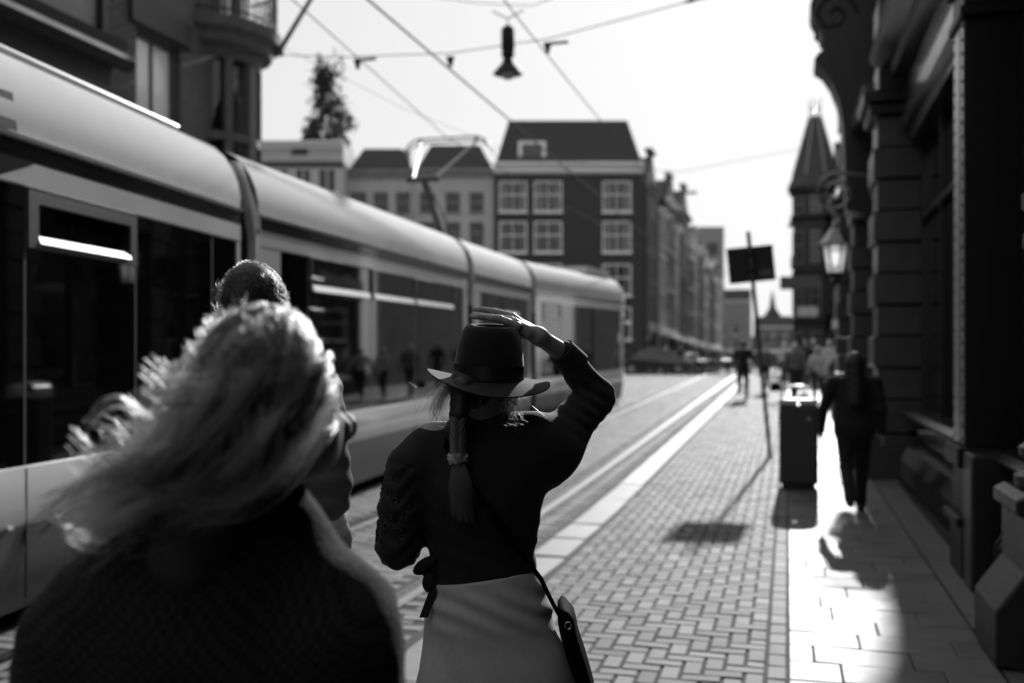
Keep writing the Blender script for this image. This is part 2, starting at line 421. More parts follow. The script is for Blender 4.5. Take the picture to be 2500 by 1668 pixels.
def strip_pf(prof, y0, y1, n=1, mirs=(False, True)):
    b = MB(); ys = [y0 + (y1 - y0) * k / n for k in range(n + 1)]
    for mir in mirs:
        rings = [[((x if not mir else -HW - x), y, z) for x, z in prof] for y in ys]
        b.loft(rings, cap=False, closed=False)
    return b
FAIR = [(0.0, 2.885), (.004, 2.98), (-.02, 3.10), (-.07, 3.22), (-.145, 3.33), (-.235, 3.41), (-.33, 3.455), (-.42, 3.47)]
def body(first_pane, panes, hoppers, y_pad=(.17, .17), fascia=None, last=False):
    def fn(T, L):
        a, c = y_pad[0], L - y_pad[1]
        for q in (False, True): T(strip_pf([(-.10, .11), (-.05, .2), (-.012, .45), (0, .62)], a, c, mirs=(q,)), 'lower_panel', M_tl, True)
        for q in (False, True): T(strip_pf([(0, .622), (.006, .64), (.006, .955), (-.004, .968)], a, c, mirs=(q,)), 'side_panel', M_tw, True)
        for q in (False, True): T(strip_pf([(-.006, 2.59), (.006, 2.6), (.004, 2.735)], a, c, mirs=(q,)), 'upper_band', M_tw)
        for q in (False, True): T(strip_pf([(.002, 2.737), (.002, 2.848)], a, c, mirs=(q,)), 'dark_stripe', M_td)
        for q in (False, True): T(strip_pf([(.0, 2.85), (.03, 2.852), (.034, 2.872), (.0, 2.884)], a, c, mirs=(q,)), 'gutter', M_tw)
        for q in (False, True): T(strip_pf(FAIR, a, c, 6, mirs=(q,)), 'roof_fairing', M_tr, True)
        b = MB(); b.v = [(-.42, a, 3.47), (-HW + .42, a, 3.47), (-HW + .42, c, 3.47), (-.42, c, 3.47)]; b.f = [(0, 1, 2, 3)]
        b.box(-HW + .6, -.6, a + .5, c - .5, 3.472, 3.5)
        T(b, 'roof', M_tr)
        for y in (a, c):   # closed ends
            pr = [(-.10, .11), (0, .62), (0, 2.88)] + FAIR[1:]; pr = pr + [(-HW - x, z) for x, z in reversed(pr)]
            T(MB().add([(x, y, z) for x, z in pr], [tuple(range(len(pr)))]), 'end_wall', M_rub)
        T(MB().box(-HW + .15, -.15, a, c, .10, .55), 'underframe', M_under)
        for (y0, y1) in panes:
            for xm in (-.012, -HW + .012):
                T(MB().box(xm - .004, xm + .004, y0 + .008, y1 - .008, .975, 2.585), 'window', M_glass)
        yy = sorted(set([p[0] for p in panes] + [p[1] for p in panes]))
        for y in yy: T(MB().box(-.05, -.006, y - .009, y + .009, .97, 2.59), 'window_seal', M_frame)
        lo, hi = yy[0], yy[-1]
        for y in yy[1:-1:2]: T(MB().box(-.004, .0075, y - .004, y + .004, .2, .955), 'panel_seam', M_rub)
        for x0 in (-.03, -HW + .004):
            if lo - a > .02: T(MB().box(x0, x0 + .032, a, lo, .96, 2.6), 'pillar', M_tw)
            if c - hi > .02: T(MB().box(x0, x0 + .032, hi, c, .96, 2.6), 'pillar', M_tw)
        for (y0, y1, z0, z1, fr) in hoppers:
            if fr:
                b = MB(); wd = .075
                for q in ((y0, y1, z1 - wd, z1), (y0, y1, z0, z0 + .03), (y0, y0 + wd * 1.2, z0 + .03, z1 - wd), (y1 - wd, y1, z0 + .03, z1 - wd)): b.box(-.01, .012, q[0], q[1], q[2], q[3])
                fo = T(b, 'hopper_frame', M_frame)
                b = MB(); b.hull8([(-.005, y0 + .1, z0 + .032), (.02, y0 + .1, z0 + .032), (.02, y1 - .08, z0 + .032), (-.005, y1 - .08, z0 + .032), (-.005, y0 + .1, z0 + .075), (.002, y0 + .1, z0 + .075), (.002, y1 - .08, z0 + .075), (-.005, y1 - .08, z0 + .075)])
                T(b, 'hopper_rail', M_alu)
            else:
                b = MB(); b.hull8([(-.01, y0, z0), (.022, y0, z0), (.022, y1, z0), (-.01, y1, z0), (-.01, y0, z1), (-.002, y0, z1), (-.002, y1, z1), (-.01, y1, z1)])
                T(b, 'hopper_rail', M_alu)
                T(MB().box(-.012, .004, y0 - .04, y0 - .015, z0 - .01, 2.585), 'hopper_frame', M_frame); T(MB().box(-.012, .004, y1 + .015, y1 + .04, z0 - .01, 2.585), 'hopper_frame', M_frame)
    return fn
L0 = 7.1 * 1.0153
def yb(Y): return L0 - (8.73 - Y) * 1.0153
sect(0, body(0, [(.3, 1.9), (1.9, yb(4.6)), (yb(4.6), yb(5.787)), (yb(5.787), yb(6.95)), (yb(6.95), yb(8.07)), (yb(8.07), yb(8.50))],
             [(yb(5.80), yb(6.94), 2.24, 2.58, True)]))
def deco0(T, L):
    T(MB().tube([(-.30, 1.0, 3.47), (-.30, yb(8.05), 3.47)], .022, 8), 'roof_edge_rail', M_alu, True)
    # dark raised zigzag at the door end
    for nm, ys, zs in (('chevron', (5.50, 5.74), None),):
        b = MB(); b.v = [(.011, yb(4.2), 2.60), (.011, yb(5.50), 2.60), (.011, yb(5.86), 2.736), (.011, yb(4.2), 2.736)]; b.f = [(0, 1, 2, 3)]
        T(b, 'dark_stripe', M_td)
    b = MB(); b.add([(.012, yb(4.0), 2.89), (.012, yb(5.70), 2.89), (-.02, yb(5.70), 3.115), (.0, yb(4.0), 3.02)], [(0, 1, 2, 3)])
    T(b, 'dark_fairing_panel', M_td)
    b = MB(); b.box(.0, .008, yb(5.42), yb(5.50), 1.38, 1.56); T(b, 'door_button', M_frame)
    for y in (5.62, 6.05, 6.5, 7.2): T(MB().box(-.01, .014, yb(y), yb(y) + .045, .618, .634), 'marker_tab', M_alu)
sect(0, deco0)
f2 = math.hypot(TR[1][0] - TR[0][0], TR[1][1] - TR[0][1])
def y2(Y): return (Y - 8.73) / (15.96 - 8.73) * f2
sect(1, body(0, [(.62, y2(9.95)), (y2(9.95), y2(11.66)), (y2(11.66), y2(13.24)), (y2(13.24), y2(15.1)), (y2(15.1), f2 - .42)],
             [(y2(10.05), y2(11.6), 2.25, 2.315, False), (y2(11.74), y2(13.2), 2.25, 2.315, False), (y2(13.3), y2(15.0), 2.25, 2.315, False)]))
f3 = math.hypot(TR[2][0] - TR[1][0], TR[2][1] - TR[1][1])
sect(2, body(0, [(.62, 1.7), (1.7, 3.1), (3.1, f3 - .5)], [(1.1, 2.2, 2.25, 2.32, False), (2.35, 3.5, 2.25, 2.32, False)]))
f4 = math.hypot(TR[3][0] - TR[2][0], TR[3][1] - TR[2][1])
sect(3, body(0, [(.5, 1.9), (1.9, 3.3), (3.3, 4.4), (4.65, f4 - .3)], [(.7, 1.8, 2.22, 2.30, False)], (.17, 0)))
def cab(T, L):
    def ring(y, dx, zt):
        r = [(-.10 - dx, .13), (-dx, .62), (-dx, 2.88)] + [(x - dx, 2.885 + (z - 2.885) * zt) for x, z in FAIR[1:]]
        return [(x, y, z) for x, z in r] + [(-HW - x, y, z) for x, z in reversed(r)]
    T(MB().loft([ring(L, 0, 1), ring(L + .35, .05, .95), ring(L + .8, .22, .6), ring(L + 1.0, .4, .2)]), 'cab_nose', M_tw, True)
    for xm, q in ((.004, -.05), (-HW - .004, .05)): T(MB().add([(xm, L + .02, 1.0), (xm + q, L + .33, 1.0), (xm + q, L + .33, 2.5), (xm, L + .02, 2.55)], [(0, 1, 2, 3)]), 'cab_window', M_glass)
    T(MB().box(-HW + .3, -.27, L - 2.6, L - .45, 3.475, 3.66), 'roof_box', M_tr)
    T(MB().lathe([(.11, 0), (.11, .04), (0, .06)], 12, (.06, L + .25, 2.2)), 'mirror', M_alu)
    T(MB().box(-.005, .01, L - .55, L - .3, 1.7, 1.95), 'side_number_panel', M_alu)
sect(3, cab)
for i in range(1, 4):
    p, f, r, L, z0, z1 = frame_of(i); b = MB(); M = Matrix(((r.x, f.x, 0, p.x - tram.location.x), (r.y, f.y, 0, p.y - tram.location.y), (0, 0, 1, z0 - tram.location.z), (0, 0, 0, 1)))
    pr = [(-.1, .2), (-.08, 2.7), (-.09, 2.95), (-.2, 3.3), (-.42, 3.44)]; pr = pr + [(-HW - x, z) for x, z in reversed(pr)]
    rings = []
    for k in range(9):
        d = .05 if k % 2 else 0.0
        rings.append([((x - d if x > -1.2 else x + d), -.2 + .4 * k / 8, z) for x, z in pr])
    b.loft(rings); b.v = [tuple(M @ Vector(v)) for v in b.v]; b.build('bellows', M_rub, tram)
    b = MB()   # pale fin beside the joint with its bolt
    b.loft([[(.02, .1, 2.35), (.02, .1, 2.62), (.02, .02, 2.9), (-.06, .02, 3.2), (-.16, .06, 3.34), (-.14, .2, 3.34), (.012, .2, 2.9), (.02, .2, 2.5)],
            [(-.06, .1, 2.35), (-.06, .1, 2.62), (-.06, .02, 2.9), (-.14, .02, 3.2), (-.22, .06, 3.34), (-.2, .2, 3.34), (-.05, .2, 2.9), (-.06, .2, 2.5)]])
    b.v = [tuple(M @ Vector(v)) for v in b.v]; fin = b.build('joint_fin', M_tw, tram)
    b = MB().lathe([(.025, 0), (.025, .012), (0, .014)], 12); b.v = [tuple(M @ Vector((.02 + v[2], .14 + v[0], 2.72 + v[1]))) for v in b.v]; b.build('bolt', M_rub, fin)
# pantograph
pt = bpy.data.objects.new('pantograph', None); link(pt, tram)
def P3(x, y, z): return Vector((x, y, z)) - tram.location
M_pan = mat('pantograph_steel', 0.06, 0.4, metal=.6)
M_panl = mat('pantograph_rods', 0.35, 0.35, metal=.5)
Bs, Kn, Hd = (-1.27, 18.9, 3.68), (-1.57, 17.6, 4.74), (-1.22, 19.06, 5.70)
rt = Vector((.974, -.227, 0))
MB().tube([P3(*Bs), P3(*Kn)], [.07, .055], 8).build('lower_arm', M_pan, pt)
b = MB(); b.tube([P3(*Bs) + rt * .25 + Vector((0, 0, .05)), P3(*Kn) + rt * .05], .018, 6); b.build('lower_rod', M_pan, pt)
b = MB(); b.box(-.35, .35, -.3, .3, -.12, .03); b.build('pantograph_base', M_pan, pt, loc=P3(*Bs))
b = MB(); b.tube([P3(*Kn) - rt * .3, P3(*Kn) + rt * .3], .05, 8); b.build('knee_joint', M_pan, pt)
for s_ in (-1, 1):
    MB().tube([P3(*Kn) + rt * .2 * s_, P3(*Hd) + rt * .55 * s_], [.028, .02], 6).build('upper_arm', M_panl, pt)
for dy in (-.18, .18):
    pth = []
    for k in range(13):
        t = -1 + k / 6; x = t * .92; z = 0 if abs(t) < .62 else -((abs(t) - .62) / .38) ** 2 * .3
        pth.append(P3(*Hd) + rt * x + Vector((0, dy, .06 + z)))
    MB().tube(pth, .018, 6).build('collector_strip', M_pan, pt)
for s_ in (-1, 1): MB().tube([P3(*Hd) + rt * .55 * s_ + Vector((0, -.2, .04)), P3(*Hd) + rt * .55 * s_ + Vector((0, .2, .04))], .03, 6).build('strip_holder', M_pan, pt)
# ---------------------------------------------------------------- buildings
M_bdark = mat('dark_brick', 0.035, 0.7, nz=(14, .3), bump=(25, .4))
M_bmid = mat('brown_brick', 0.09, 0.75, nz=(9, .3), bump=(22, .4))
M_blight = mat('pale_plaster', 0.42, 0.7, nz=(1.2, .12), bump=(40, .15))
M_bgrey = mat('grey_render', 0.26, 0.7, nz=(1.5, .18), bump=(40, .2))
M_stone = mat('dark_stone', 0.013, 0.42, nz=(3, .25), bump=(30, .25))  # even near-black stone tone with slight mottling
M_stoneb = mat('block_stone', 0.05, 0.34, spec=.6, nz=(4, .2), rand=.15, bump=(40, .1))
M_trim = mat('white_window_paint', 0.8, 0.4, nz=(3, .06))
M_trimd = mat('dark_window_paint', 0.05, 0.3)
def glass_mat(name, tint, rough=.03):
    m = bpy.data.materials.new(name); m.use_nodes = True; n = m.node_tree.nodes; l = m.node_tree.links; n.remove(n['Principled BSDF'])
    t = n.new('ShaderNodeBsdfTransparent'); t.inputs[0].default_value = (tint, tint, tint, 1); g_ = n.new('ShaderNodeBsdfGlossy'); g_.inputs['Roughness'].default_value = rough
    lw = n.new('ShaderNodeFresnel'); lw.inputs['IOR'].default_value = 1.7; mx = n.new('ShaderNodeMixShader')
    l.new(lw.outputs[0], mx.inputs[0]); l.new(t.outputs[0], mx.inputs[1]); l.new(g_.outputs[0], mx.inputs[2]); l.new(mx.outputs[0], n['Material Output'].inputs[0])
    MATS[name] = m; return m
M_wglass = glass_mat('house_window_glass', .55)
M_curtain = mat('net_curtain', 0.45, 0.9)
M_roof = mat('slate_roof', 0.028, 0.6, nz=(12, .3), bump=(14, .4))
M_cast = mat('painted_iron_gloss', 0.02, 0.22, spec=.6, nz=(20, .3))
M_iron = mat('black_iron', 0.012, 0.35)
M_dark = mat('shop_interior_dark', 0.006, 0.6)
M_door = mat('dark_door_paint', 0.03, 0.25)
M_awn = mat('awning_cloth', 0.35, 0.8)

WCACHE = {}
def window_meshes(wd, ht, fm, bars, glass):
    key = (round(wd, 2), round(ht, 2), fm.name, bars, glass.name)
    if key in WCACHE: return WCACHE[key]
    t = min(.09, wd * .09); b = MB()
    b.box(0, wd, 0, .09, 0, t); b.box(0, wd, 0, .09, ht - t, ht); b.box(0, t, 0, .09, t, ht - t); b.box(wd - t, wd, 0, .09, t, ht - t)
    nv, nh = bars
    for i in range(nv): x = wd * (i + 1) / (nv + 1); b.box(x - t * .3, x + t * .3, .02, .07, t, ht - t)
    for i in range(nh): z = ht * (i + 1) / (nh + 1) if nh != 1 else ht * .56; b.box(t, wd - t, .005, .085, z - t * .45, z + t * .45)
    p = MB(); p.add([(t, .05, t), (wd - t, .05, t), (wd - t, .05, ht - t), (t, .05, ht - t)], [(0, 1, 2, 3)])
    s_ = MB().box(-.08, wd + .08, -.16, .02, -.1, -.003)
    r = (b.mesh('window', fm), p.mesh('pane', glass), s_.mesh('sill', fm)); WCACHE[key] = r
    return r
CURT = {}
def curtains(wd, ht):
    key = (round(wd, 2), round(ht, 2))
    if key not in CURT:
        b = MB()
        for x0, x1 in ((.1 * wd, .34 * wd), (.7 * wd, .9 * wd)):
            n = 8; b.add([(x0 + (x1 - x0) * i / n, .01 * (i % 2), z) for z in (.1, ht - .1) for i in range(n + 1)], [(i, i + 1, n + 2 + i, n + 1 + i) for i in range(n)])
        CURT[key] = b.mesh('curtain', M_curtain)
    return CURT[key]
def facade(b, w_, h, holes, d=.22, th=0):
    xs = sorted({0.0, w_} | {q for o in holes for q in o[:2]}); zs = sorted({0.0, h} | {q for o in holes for q in o[2:4]})
    for i in range(len(xs) - 1):
        for j in range(len(zs) - 1):
            x0, x1, z0, z1 = xs[i], xs[i + 1], zs[j], zs[j + 1]; xm, zm = (x0 + x1) / 2, (z0 + z1) / 2
            if any(o[0] < xm < o[1] and o[2] < zm < o[3] for o in holes): continue
            b.add([(x0, 0, z0), (x1, 0, z0), (x1, 0, z1), (x0, 0, z1)], [(0, 1, 2, 3)])
    for x0, x1, z0, z1 in [o[:4] for o in holes]:
        b.add([(x0, 0, z0), (x1, 0, z0), (x1, 0, z1), (x0, 0, z1), (x0, d, z0), (x1, d, z0), (x1, d, z1), (x0, d, z1)],
              [(0, 4, 5, 1), (1, 5, 6, 2), (2, 6, 7, 3), (3, 7, 4, 0)])
def house(name, label, loc, rz, w_, d, h, floors, cols, wallm, framem, roof=('flat',), bars=(1, 1), group=None, cornice=(.3, .35), cat='house', shop=None,
          glass=None, sills=True, beam=False, recess=.12, cornm=None, curt=False, roofm=None):
    t = thing(name, label, cat, loc, rz, group); glass = glass or M_wglass
    holes = [(x0, x1, z0, z1) for z0, z1 in floors for x0, x1 in cols]
    sh = []
    if shop: sh = [(x0, x1, .35, shop) for x0, x1 in ((.35, w_ * .62), (w_ * .68, w_ - .35))]
    b = MB(); facade(b, w_, h, holes + sh, .25)
    b.add([(0, 0, 0), (0, d, 0), (0, d, h), (0, 0, h)], [(0, 1, 2, 3)]); b.add([(w_, 0, 0), (w_, d, 0), (w_, d, h), (w_, 0, h)], [(0, 3, 2, 1)])
    b.add([(0, d, 0), (w_, d, 0), (w_, d, h), (0, d, h)], [(0, 3, 2, 1)]); b.add([(0, 0, h), (w_, 0, h), (w_, d, h), (0, d, h)], [(0, 1, 2, 3)])
    b.build('wall', wallm, t)
    for x0, x1, z0, z1 in holes:
        f, p, s_ = window_meshes(x1 - x0, z1 - z0, framem, bars, glass)
        wo = inst('window', f, t, (x0, recess, z0)); inst('pane', p, wo)
        if sills: inst('sill', s_, wo)
        if curt: inst('curtain', curtains(x1 - x0, z1 - z0), wo, (0, .1 + (.1 - recess) * .5, 0))
    for x0, x1, z0, z1 in sh:
        f, p, s_ = window_meshes(x1 - x0, z1 - z0, M_trimd, (1, 0), glass); wo = inst('shop_window', f, t, (x0, recess, z0)); inst('pane', p, wo)
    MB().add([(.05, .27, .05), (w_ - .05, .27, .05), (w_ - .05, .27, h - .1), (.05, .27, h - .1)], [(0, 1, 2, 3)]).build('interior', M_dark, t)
    if cornice:
        cp, ch = cornice; b = MB()
        b.extrude([(-.003, h - ch), (-cp * .35, h - ch * .85), (-cp * .45, h - ch * .45), (-cp, h - ch * .25), (-cp, h), (.1, h + .02), (.1, h - ch)], 'x', -.06, w_ + .06)
        b.build('cornice', cornm or framem, t)
    if shop: bx('shop_fascia', framem, t, .1, w_ - .1, -.12, -.003, shop + .1, shop + .75)
    rm = roofm or M_roof
    if roof[0] == 'mansard':
        rh, ins = roof[1], roof[2]; z = h + .015
        rb = MB().hull8([(0.05, .1, z), (w_ - .05, .1, z), (w_ - .05, d, z), (.05, d, z), (ins, ins * 1.2, z + rh), (w_ - ins, ins * 1.2, z + rh), (w_ - ins, d - ins, z + rh), (ins, d - ins, z + rh)]).build('roof', rm, t)
        if len(roof) > 3:
            for x0, x1, z0, z1 in roof[3]:
                dm = bx('dormer', framem, rb, x0, x1, .25, 2.2, z0, z1)
                bx('dormer_window', glass, rb, x0 + .25, x1 - .25, .225, .246, z0 + .2, z1 - .2)
        b = MB().box(w_ * .55, w_ * .55 + 1.4, d * .4, d * .4 + .8, z + rh - .3, z + rh + .45); b.build('chimney', wallm, rb)
    elif roof[0] == 'gable':   # ridge runs back from the street, stepped or plain front
        rh = roof[1]; z = h + .015
        b = MB(); b.extrude([(0, z), (w_, z), (w_ * .66, z + rh), (w_ * .34, z + rh)] if roof[2] == 'neck' else [(0, z), (w_, z), (w_ / 2, z + rh)], 'y', .02, .4); b.build('gable', wallm, t)
        b = MB(); b.extrude([(-.1, z - .1), (w_ + .1, z - .1), (w_ / 2, z + rh - .25)], 'y', .42, d); b.build('roof', rm, t)
        b = MB(); b.box(w_ * .3, w_ * .7, -.12, .45, z + rh + .003, z + rh + .22); b.build('gable_cap', framem, t)
    elif roof[0] == 'shed':
        rh = roof[1]; z = h + .015
        MB().hull8([(0.02, .3, z), (w_ - .02, .3, z), (w_ - .02, d, z), (.02, d, z), (.02, 2.5, z + rh), (w_ - .02, 2.5, z + rh), (w_ - .02, d, z + rh), (.02, d, z + rh)]).build('roof', rm, t)
    if beam: MB().box(w_ / 2 - .1, w_ / 2 + .1, -1.1, .0, h - .1 if roof[0] != 'gable' else h + roof[1] - .6, h + .12 if roof[0] != 'gable' else h + roof[1] - .38).build('hoist_beam', M_trimd, t)
    return t
QY = 68.0; QP = QY / FPX
def qx(px): return (px - CX) * QP
def qz(py): return CAMH + (HY - py) * QP
# quay houses beyond the bridge, facing the camera
x0 = qx(1208)
def rel(a, b2): return (qx(a) - x0, qx(b2) - x0)
house('canal_house', 'broad black brick corner house with white windows and tall dark mansard roof', (x0, QY, -.4), 0, qx(1570) - x0, 11, qz(398) + .4,
      [(qz(py1) + .4, qz(py0) + .4) for py0, py1 in ((443, 518), (541, 617), (645, 722), (750, 830))], [rel(1219, 1286), rel(1304, 1372), rel(1471, 1541)],
      M_bdark, M_trim, ('mansard', 3.15, .95, [(1.6, 3.5, qz(392) + .4, qz(343) + .4)]), (1, 1), cornice=(.45, .75), recess=-.01, curt=True)
x0 = qx(1012)
house('canal_house', 'narrow pale house with flat cornice left of the black corner house', (x0, QY + .3, -.4), 0, qx(1206) - x0, 10, qz(412) + .4,
      [(qz(py1) + .4, qz(py0) + .4) for py0, py1 in ((468, 520), (541, 600), (625, 690))], [rel(1022, 1062), rel(1086, 1124), rel(1145, 1182)],
      M_blight, M_bgrey, ('mansard', 1.9, 1.0), (0, 1), cornice=(.4, .6), curt=False)
x0 = qx(843)
house('canal_house', 'pale three window house with low dark roof above the tram roof', (x0, QY + .6, -.4), 0, qx(1010) - x0, 10, qz(413) + .4,
      [(qz(py1) + .4, qz(py0) + .4) for py0, py1 in ((466, 522), (545, 600))], [rel(852, 892), rel(908, 946), rel(963, 1000)],
      M_blight, M_bgrey, ('mansard', 1.75, 1.0), (0, 1), cornice=(.4, .6))
x0 = qx(640)
house('canal_house', 'pale house with high flat parapet standing below the poplar', (x0, QY - 1.2, -.4), 0, qx(846) - x0, 10, qz(356) + .4,
      [(qz(478) + .4, qz(418) + .4)], [rel(668, 715), rel(727, 770), rel(782, 830)], M_blight, M_trim, ('flat',), (1, 0), cornice=(.5, .5), recess=.05)
bx('lintel_band', M_bdark, bpy.data.objects['canal_house.003'], .02, qx(846) - x0 - .02, -.1, -.004, qz(416) + .4, qz(404) + .4)
bx('parapet_vent', M_bdark, bpy.data.objects['canal_house.003'], qx(722) - x0, qx(760) - x0, -.08, -.004, qz(386) + .4, qz(374) + .4)
# poplar
def leaf_crown(name, n, fn, m, parent, size):
    V = np.zeros((n * 4, 3)); rs = np.random.RandomState(5)
    for i in range(n):
        c = fn(rs); a = rs.normal(size=3); a /= np.linalg.norm(a); b2 = np.cross(a, rs.normal(size=3)); b2 /= np.linalg.norm(b2); sz = size * rs.uniform(.6, 1.3)
        for k, (u2, v2) in enumerate(((-1, -.7), (1, -.7), (1, .7), (-1, .7))): V[i * 4 + k] = c + a * u2 * sz + b2 * v2 * sz
    me = bpy.data.meshes.new(name); me.from_pydata(V.tolist(), [], [(4 * i, 4 * i + 1, 4 * i + 2, 4 * i + 3) for i in range(n)]); me.materials.append(m)
    return inst(name, me, parent)
M_leaf = mat('poplar_leaves', 0.05, 0.5, rand=.5, transl=.35); M_bark = mat('bark', 0.06, 0.9, nz=(8, .3))
pop = thing('poplar_tree', 'tall narrow poplar rising behind the pale parapet house', 'tree', tuple(W(802, 872, 88).xy) + (-.3,))
MB().tube([(0, 0, 0), (.1, 0, 9), (0, 0, 18), (.1, 0, 25)], [.4, .3, .18, .04], 8).build('trunk', M_bark, pop)
b = MB()
for i in range(16):
    z = 8 + i; a = i * 2.4; b.tube([(0, 0, z), (math.cos(a) * .9, math.sin(a) * .9, z + 1.6), (math.cos(a) * 1.3, math.sin(a) * 1.3, z + 4)], [.09, .06, .02], 5)
b.build('limb', M_bark, pop)
rsc = np.random.RandomState(3)
clumps = []
for i in range(95):
    z = rsc.uniform(6, 27); wmax = 2.05 * min(1, (28.3 - z) / 6) ** .6; a = rsc.uniform(0, 6.28); r = wmax * rsc.uniform(.2, .95) ** .6
    clumps.append((math.cos(a) * r, math.sin(a) * r, z))
def pf(rs):
    c = clumps[rs.randint(len(clumps))]; return np.array(c) + rs.normal(size=3) * np.array((.36, .36, .8))
leaf_crown('crown', 7600, pf, M_leaf, pop, .16)
# row along the far left side of the street
row_m = [M_bmid, M_bgrey, M_bdark, M_blight, M_bmid, M_bdark, M_bgrey, M_bmid, M_blight, M_bdark, M_bmid, M_bgrey]
row_l = ['brown brick', 'grey rendered', 'dark brick', 'pale plastered', 'tall brown brick', 'low dark brick', 'wide grey', 'plain brown brick', 'slim pale', 'plain dark brick', 'farthest brown', 'farthest grey']
row_p = ['next behind the black corner house', 'with a hoist beam, second behind the corner house', 'third in the row of the far left side', 'fourth in the row of the far left side', 'with neck gable in the middle of the far left row', 'sixth in the far left row', 'with awning height fascia in the far left row', 'eighth in the far left row', 'ninth in the far left row', 'tenth in the far left row', 'near the end of the far left row', 'closing the far left row']
s0 = 69.5 + 1.0; rz_left = R(74.5)
for i in range(12):
    wd = [5.6, 5.0, 6.2, 5.2, 7.0, 5.5, 8, 6, 6, 7, 8, 9][i]; hh = [13.6, 12.8, 14.4, 13.2, 15.2, 12, 13.5, 14.5, 12.6, 14, 12.5, 13][i]
    nf = 4; fl = [(3.7 + k * (hh - 4.4) / 3.05, 3.7 + k * (hh - 4.4) / 3.05 + 1.9 - .1 * k) for k in range(3)]
    nc = 2 if wd < 5.3 else 3; cw = wd / nc
    cols = [(cw * k + cw * .24, cw * k + cw * .76) for k in range(nc)]
    rf = [('gable', 2.6, 'plain'), ('shed', 1.8), ('gable', 2.2, 'neck'), ('shed', 1.5)][i % 4]
    P = so(s0, -9.6 + (.15 if i % 3 else 0), E(s0))
    house('row_house', row_l[i] + ' narrow house ' + row_p[i], P, rz_left, wd - .02, 10, hh, fl, cols, row_m[i], M_trim if i % 4 else M_bgrey, rf, (1, 1), group='houses along the far left side of the street',
          beam=(i % 3 == 1), shop=3.0, cornice=(.4, .4), recess=.06)
    # bay oriel or box sign sticking out over the pavement
    s0 += wd
# the tall plain block and the church spire at the far end
P = W(1765, HY, 175)
tb = thing('office_block', 'plain flat topped tall block behind the road sign', 'building', (P.x - 5, 175, -.5)); 
bx('wall', M_bgrey, tb, -2, 5.2, 0, 12, 0, 25)
for k in range(5):
    for q in range(2): bx('window', M_trimd, tb, -1 + q * 3.2, .9 + q * 3.2, -.06, -.003, 4 + k * 4, 6.2 + k * 4)
P = W(1890, HY, 330)
ch = thing('church_tower', 'distant pointed church tower at the end of the street', 'church', (P.x, P.y, -.5))
bx('tower', M_bmid, ch, -2.3, 2.3, 0, 4.6, 0, 15.5)
MB().loft([[(-2.5, -.2, 15.5), (2.5, -.2, 15.5), (2.5, 4.8, 15.5), (-2.5, 4.8, 15.5)], [(-.9, 1.4, 18.5), (.9, 1.4, 18.5), (.9, 3.2, 18.5), (-.9, 3.2, 18.5)], [(-.08, 2.2, 24.5), (.08, 2.2, 24.5), (.08, 2.4, 24.5), (-.08, 2.4, 24.5)]]).build('spire', M_roof, ch)
bx('nave', M_bmid, ch, -9, 9, 4.65, 28, 0, 9)
# far row closing the street at the bend
for i, (o, s, w_, h, m, lb) in enumerate(((-16, 195, 9, 13, M_bgrey, 'grey far house left of the church tower'), (-7, 215, 8, 8.5, M_bmid, 'low brown far house before the church tower'), (3.5, 235, 9, 9.5, M_bgrey, 'grey far house right of the church tower'))):
    house('far_house', lb, so(s, o, E(s)), -A, w_, 9, h, [(3.5, 5.5), (6.5, 8.3)], [(1, 2.3), (3.3, 4.6), (5.8, 7.1)], m, M_trim, ('shed', 2.2), cornice=(.3, .4), shop=2.9, group='houses at the far end of the street')
# right row with the spire
rz_right = R(254.5)
def right_house(s_near, s_far, o, h, m, lb, **kw):
    wd = s_far - s_near; nc = max(2, int(wd / 1.9)); cw = wd / nc
    cols = [(cw * k + cw * .25, cw * k + cw * .75) for k in range(nc)]
    fl = [(3.8 + k * 3.1, 5.8 + k * 3.1) for k in range(int((h - 4.2) / 3.1) + (1 if (h - 4.2) % 3.1 > 2.3 else 0))]
    return house('row_house', lb, so(s_far, o, E(s_far)), rz_right, wd - .02, 10, h, fl, cols, m, kw.pop('fr', M_bgrey), kw.pop('rf', ('shed', 1.2)), (1, 1), group='houses along the right side of the street', shop=3.0, cornice=(.4, .45), recess=.08, **kw)
right_house(25.0, 32, 2.6, 10.5, M_bdark, 'dark brick house just past the stone pilasters')
right_house(66.0, 71.5, 3.0, 11.5, M_bgrey, 'grey house with pale window surrounds before the turret', fr=M_trim)
right_house(76.0, 84, 1.9, 14, M_bdark, 'dark house directly past the turret')
right_house(84, 92, 1.2, 13, M_bmid, 'brown house second past the turret', beam=True)
right_house(92, 101, 1.1, 14, M_bgrey, 'grey house third past the turret', beam=True)
right_house(101, 112, .95, 12, M_bdark, 'dark house far along the right side')
right_house(112, 126, .7, 13, M_bmid, 'brown house farthest along the right side')
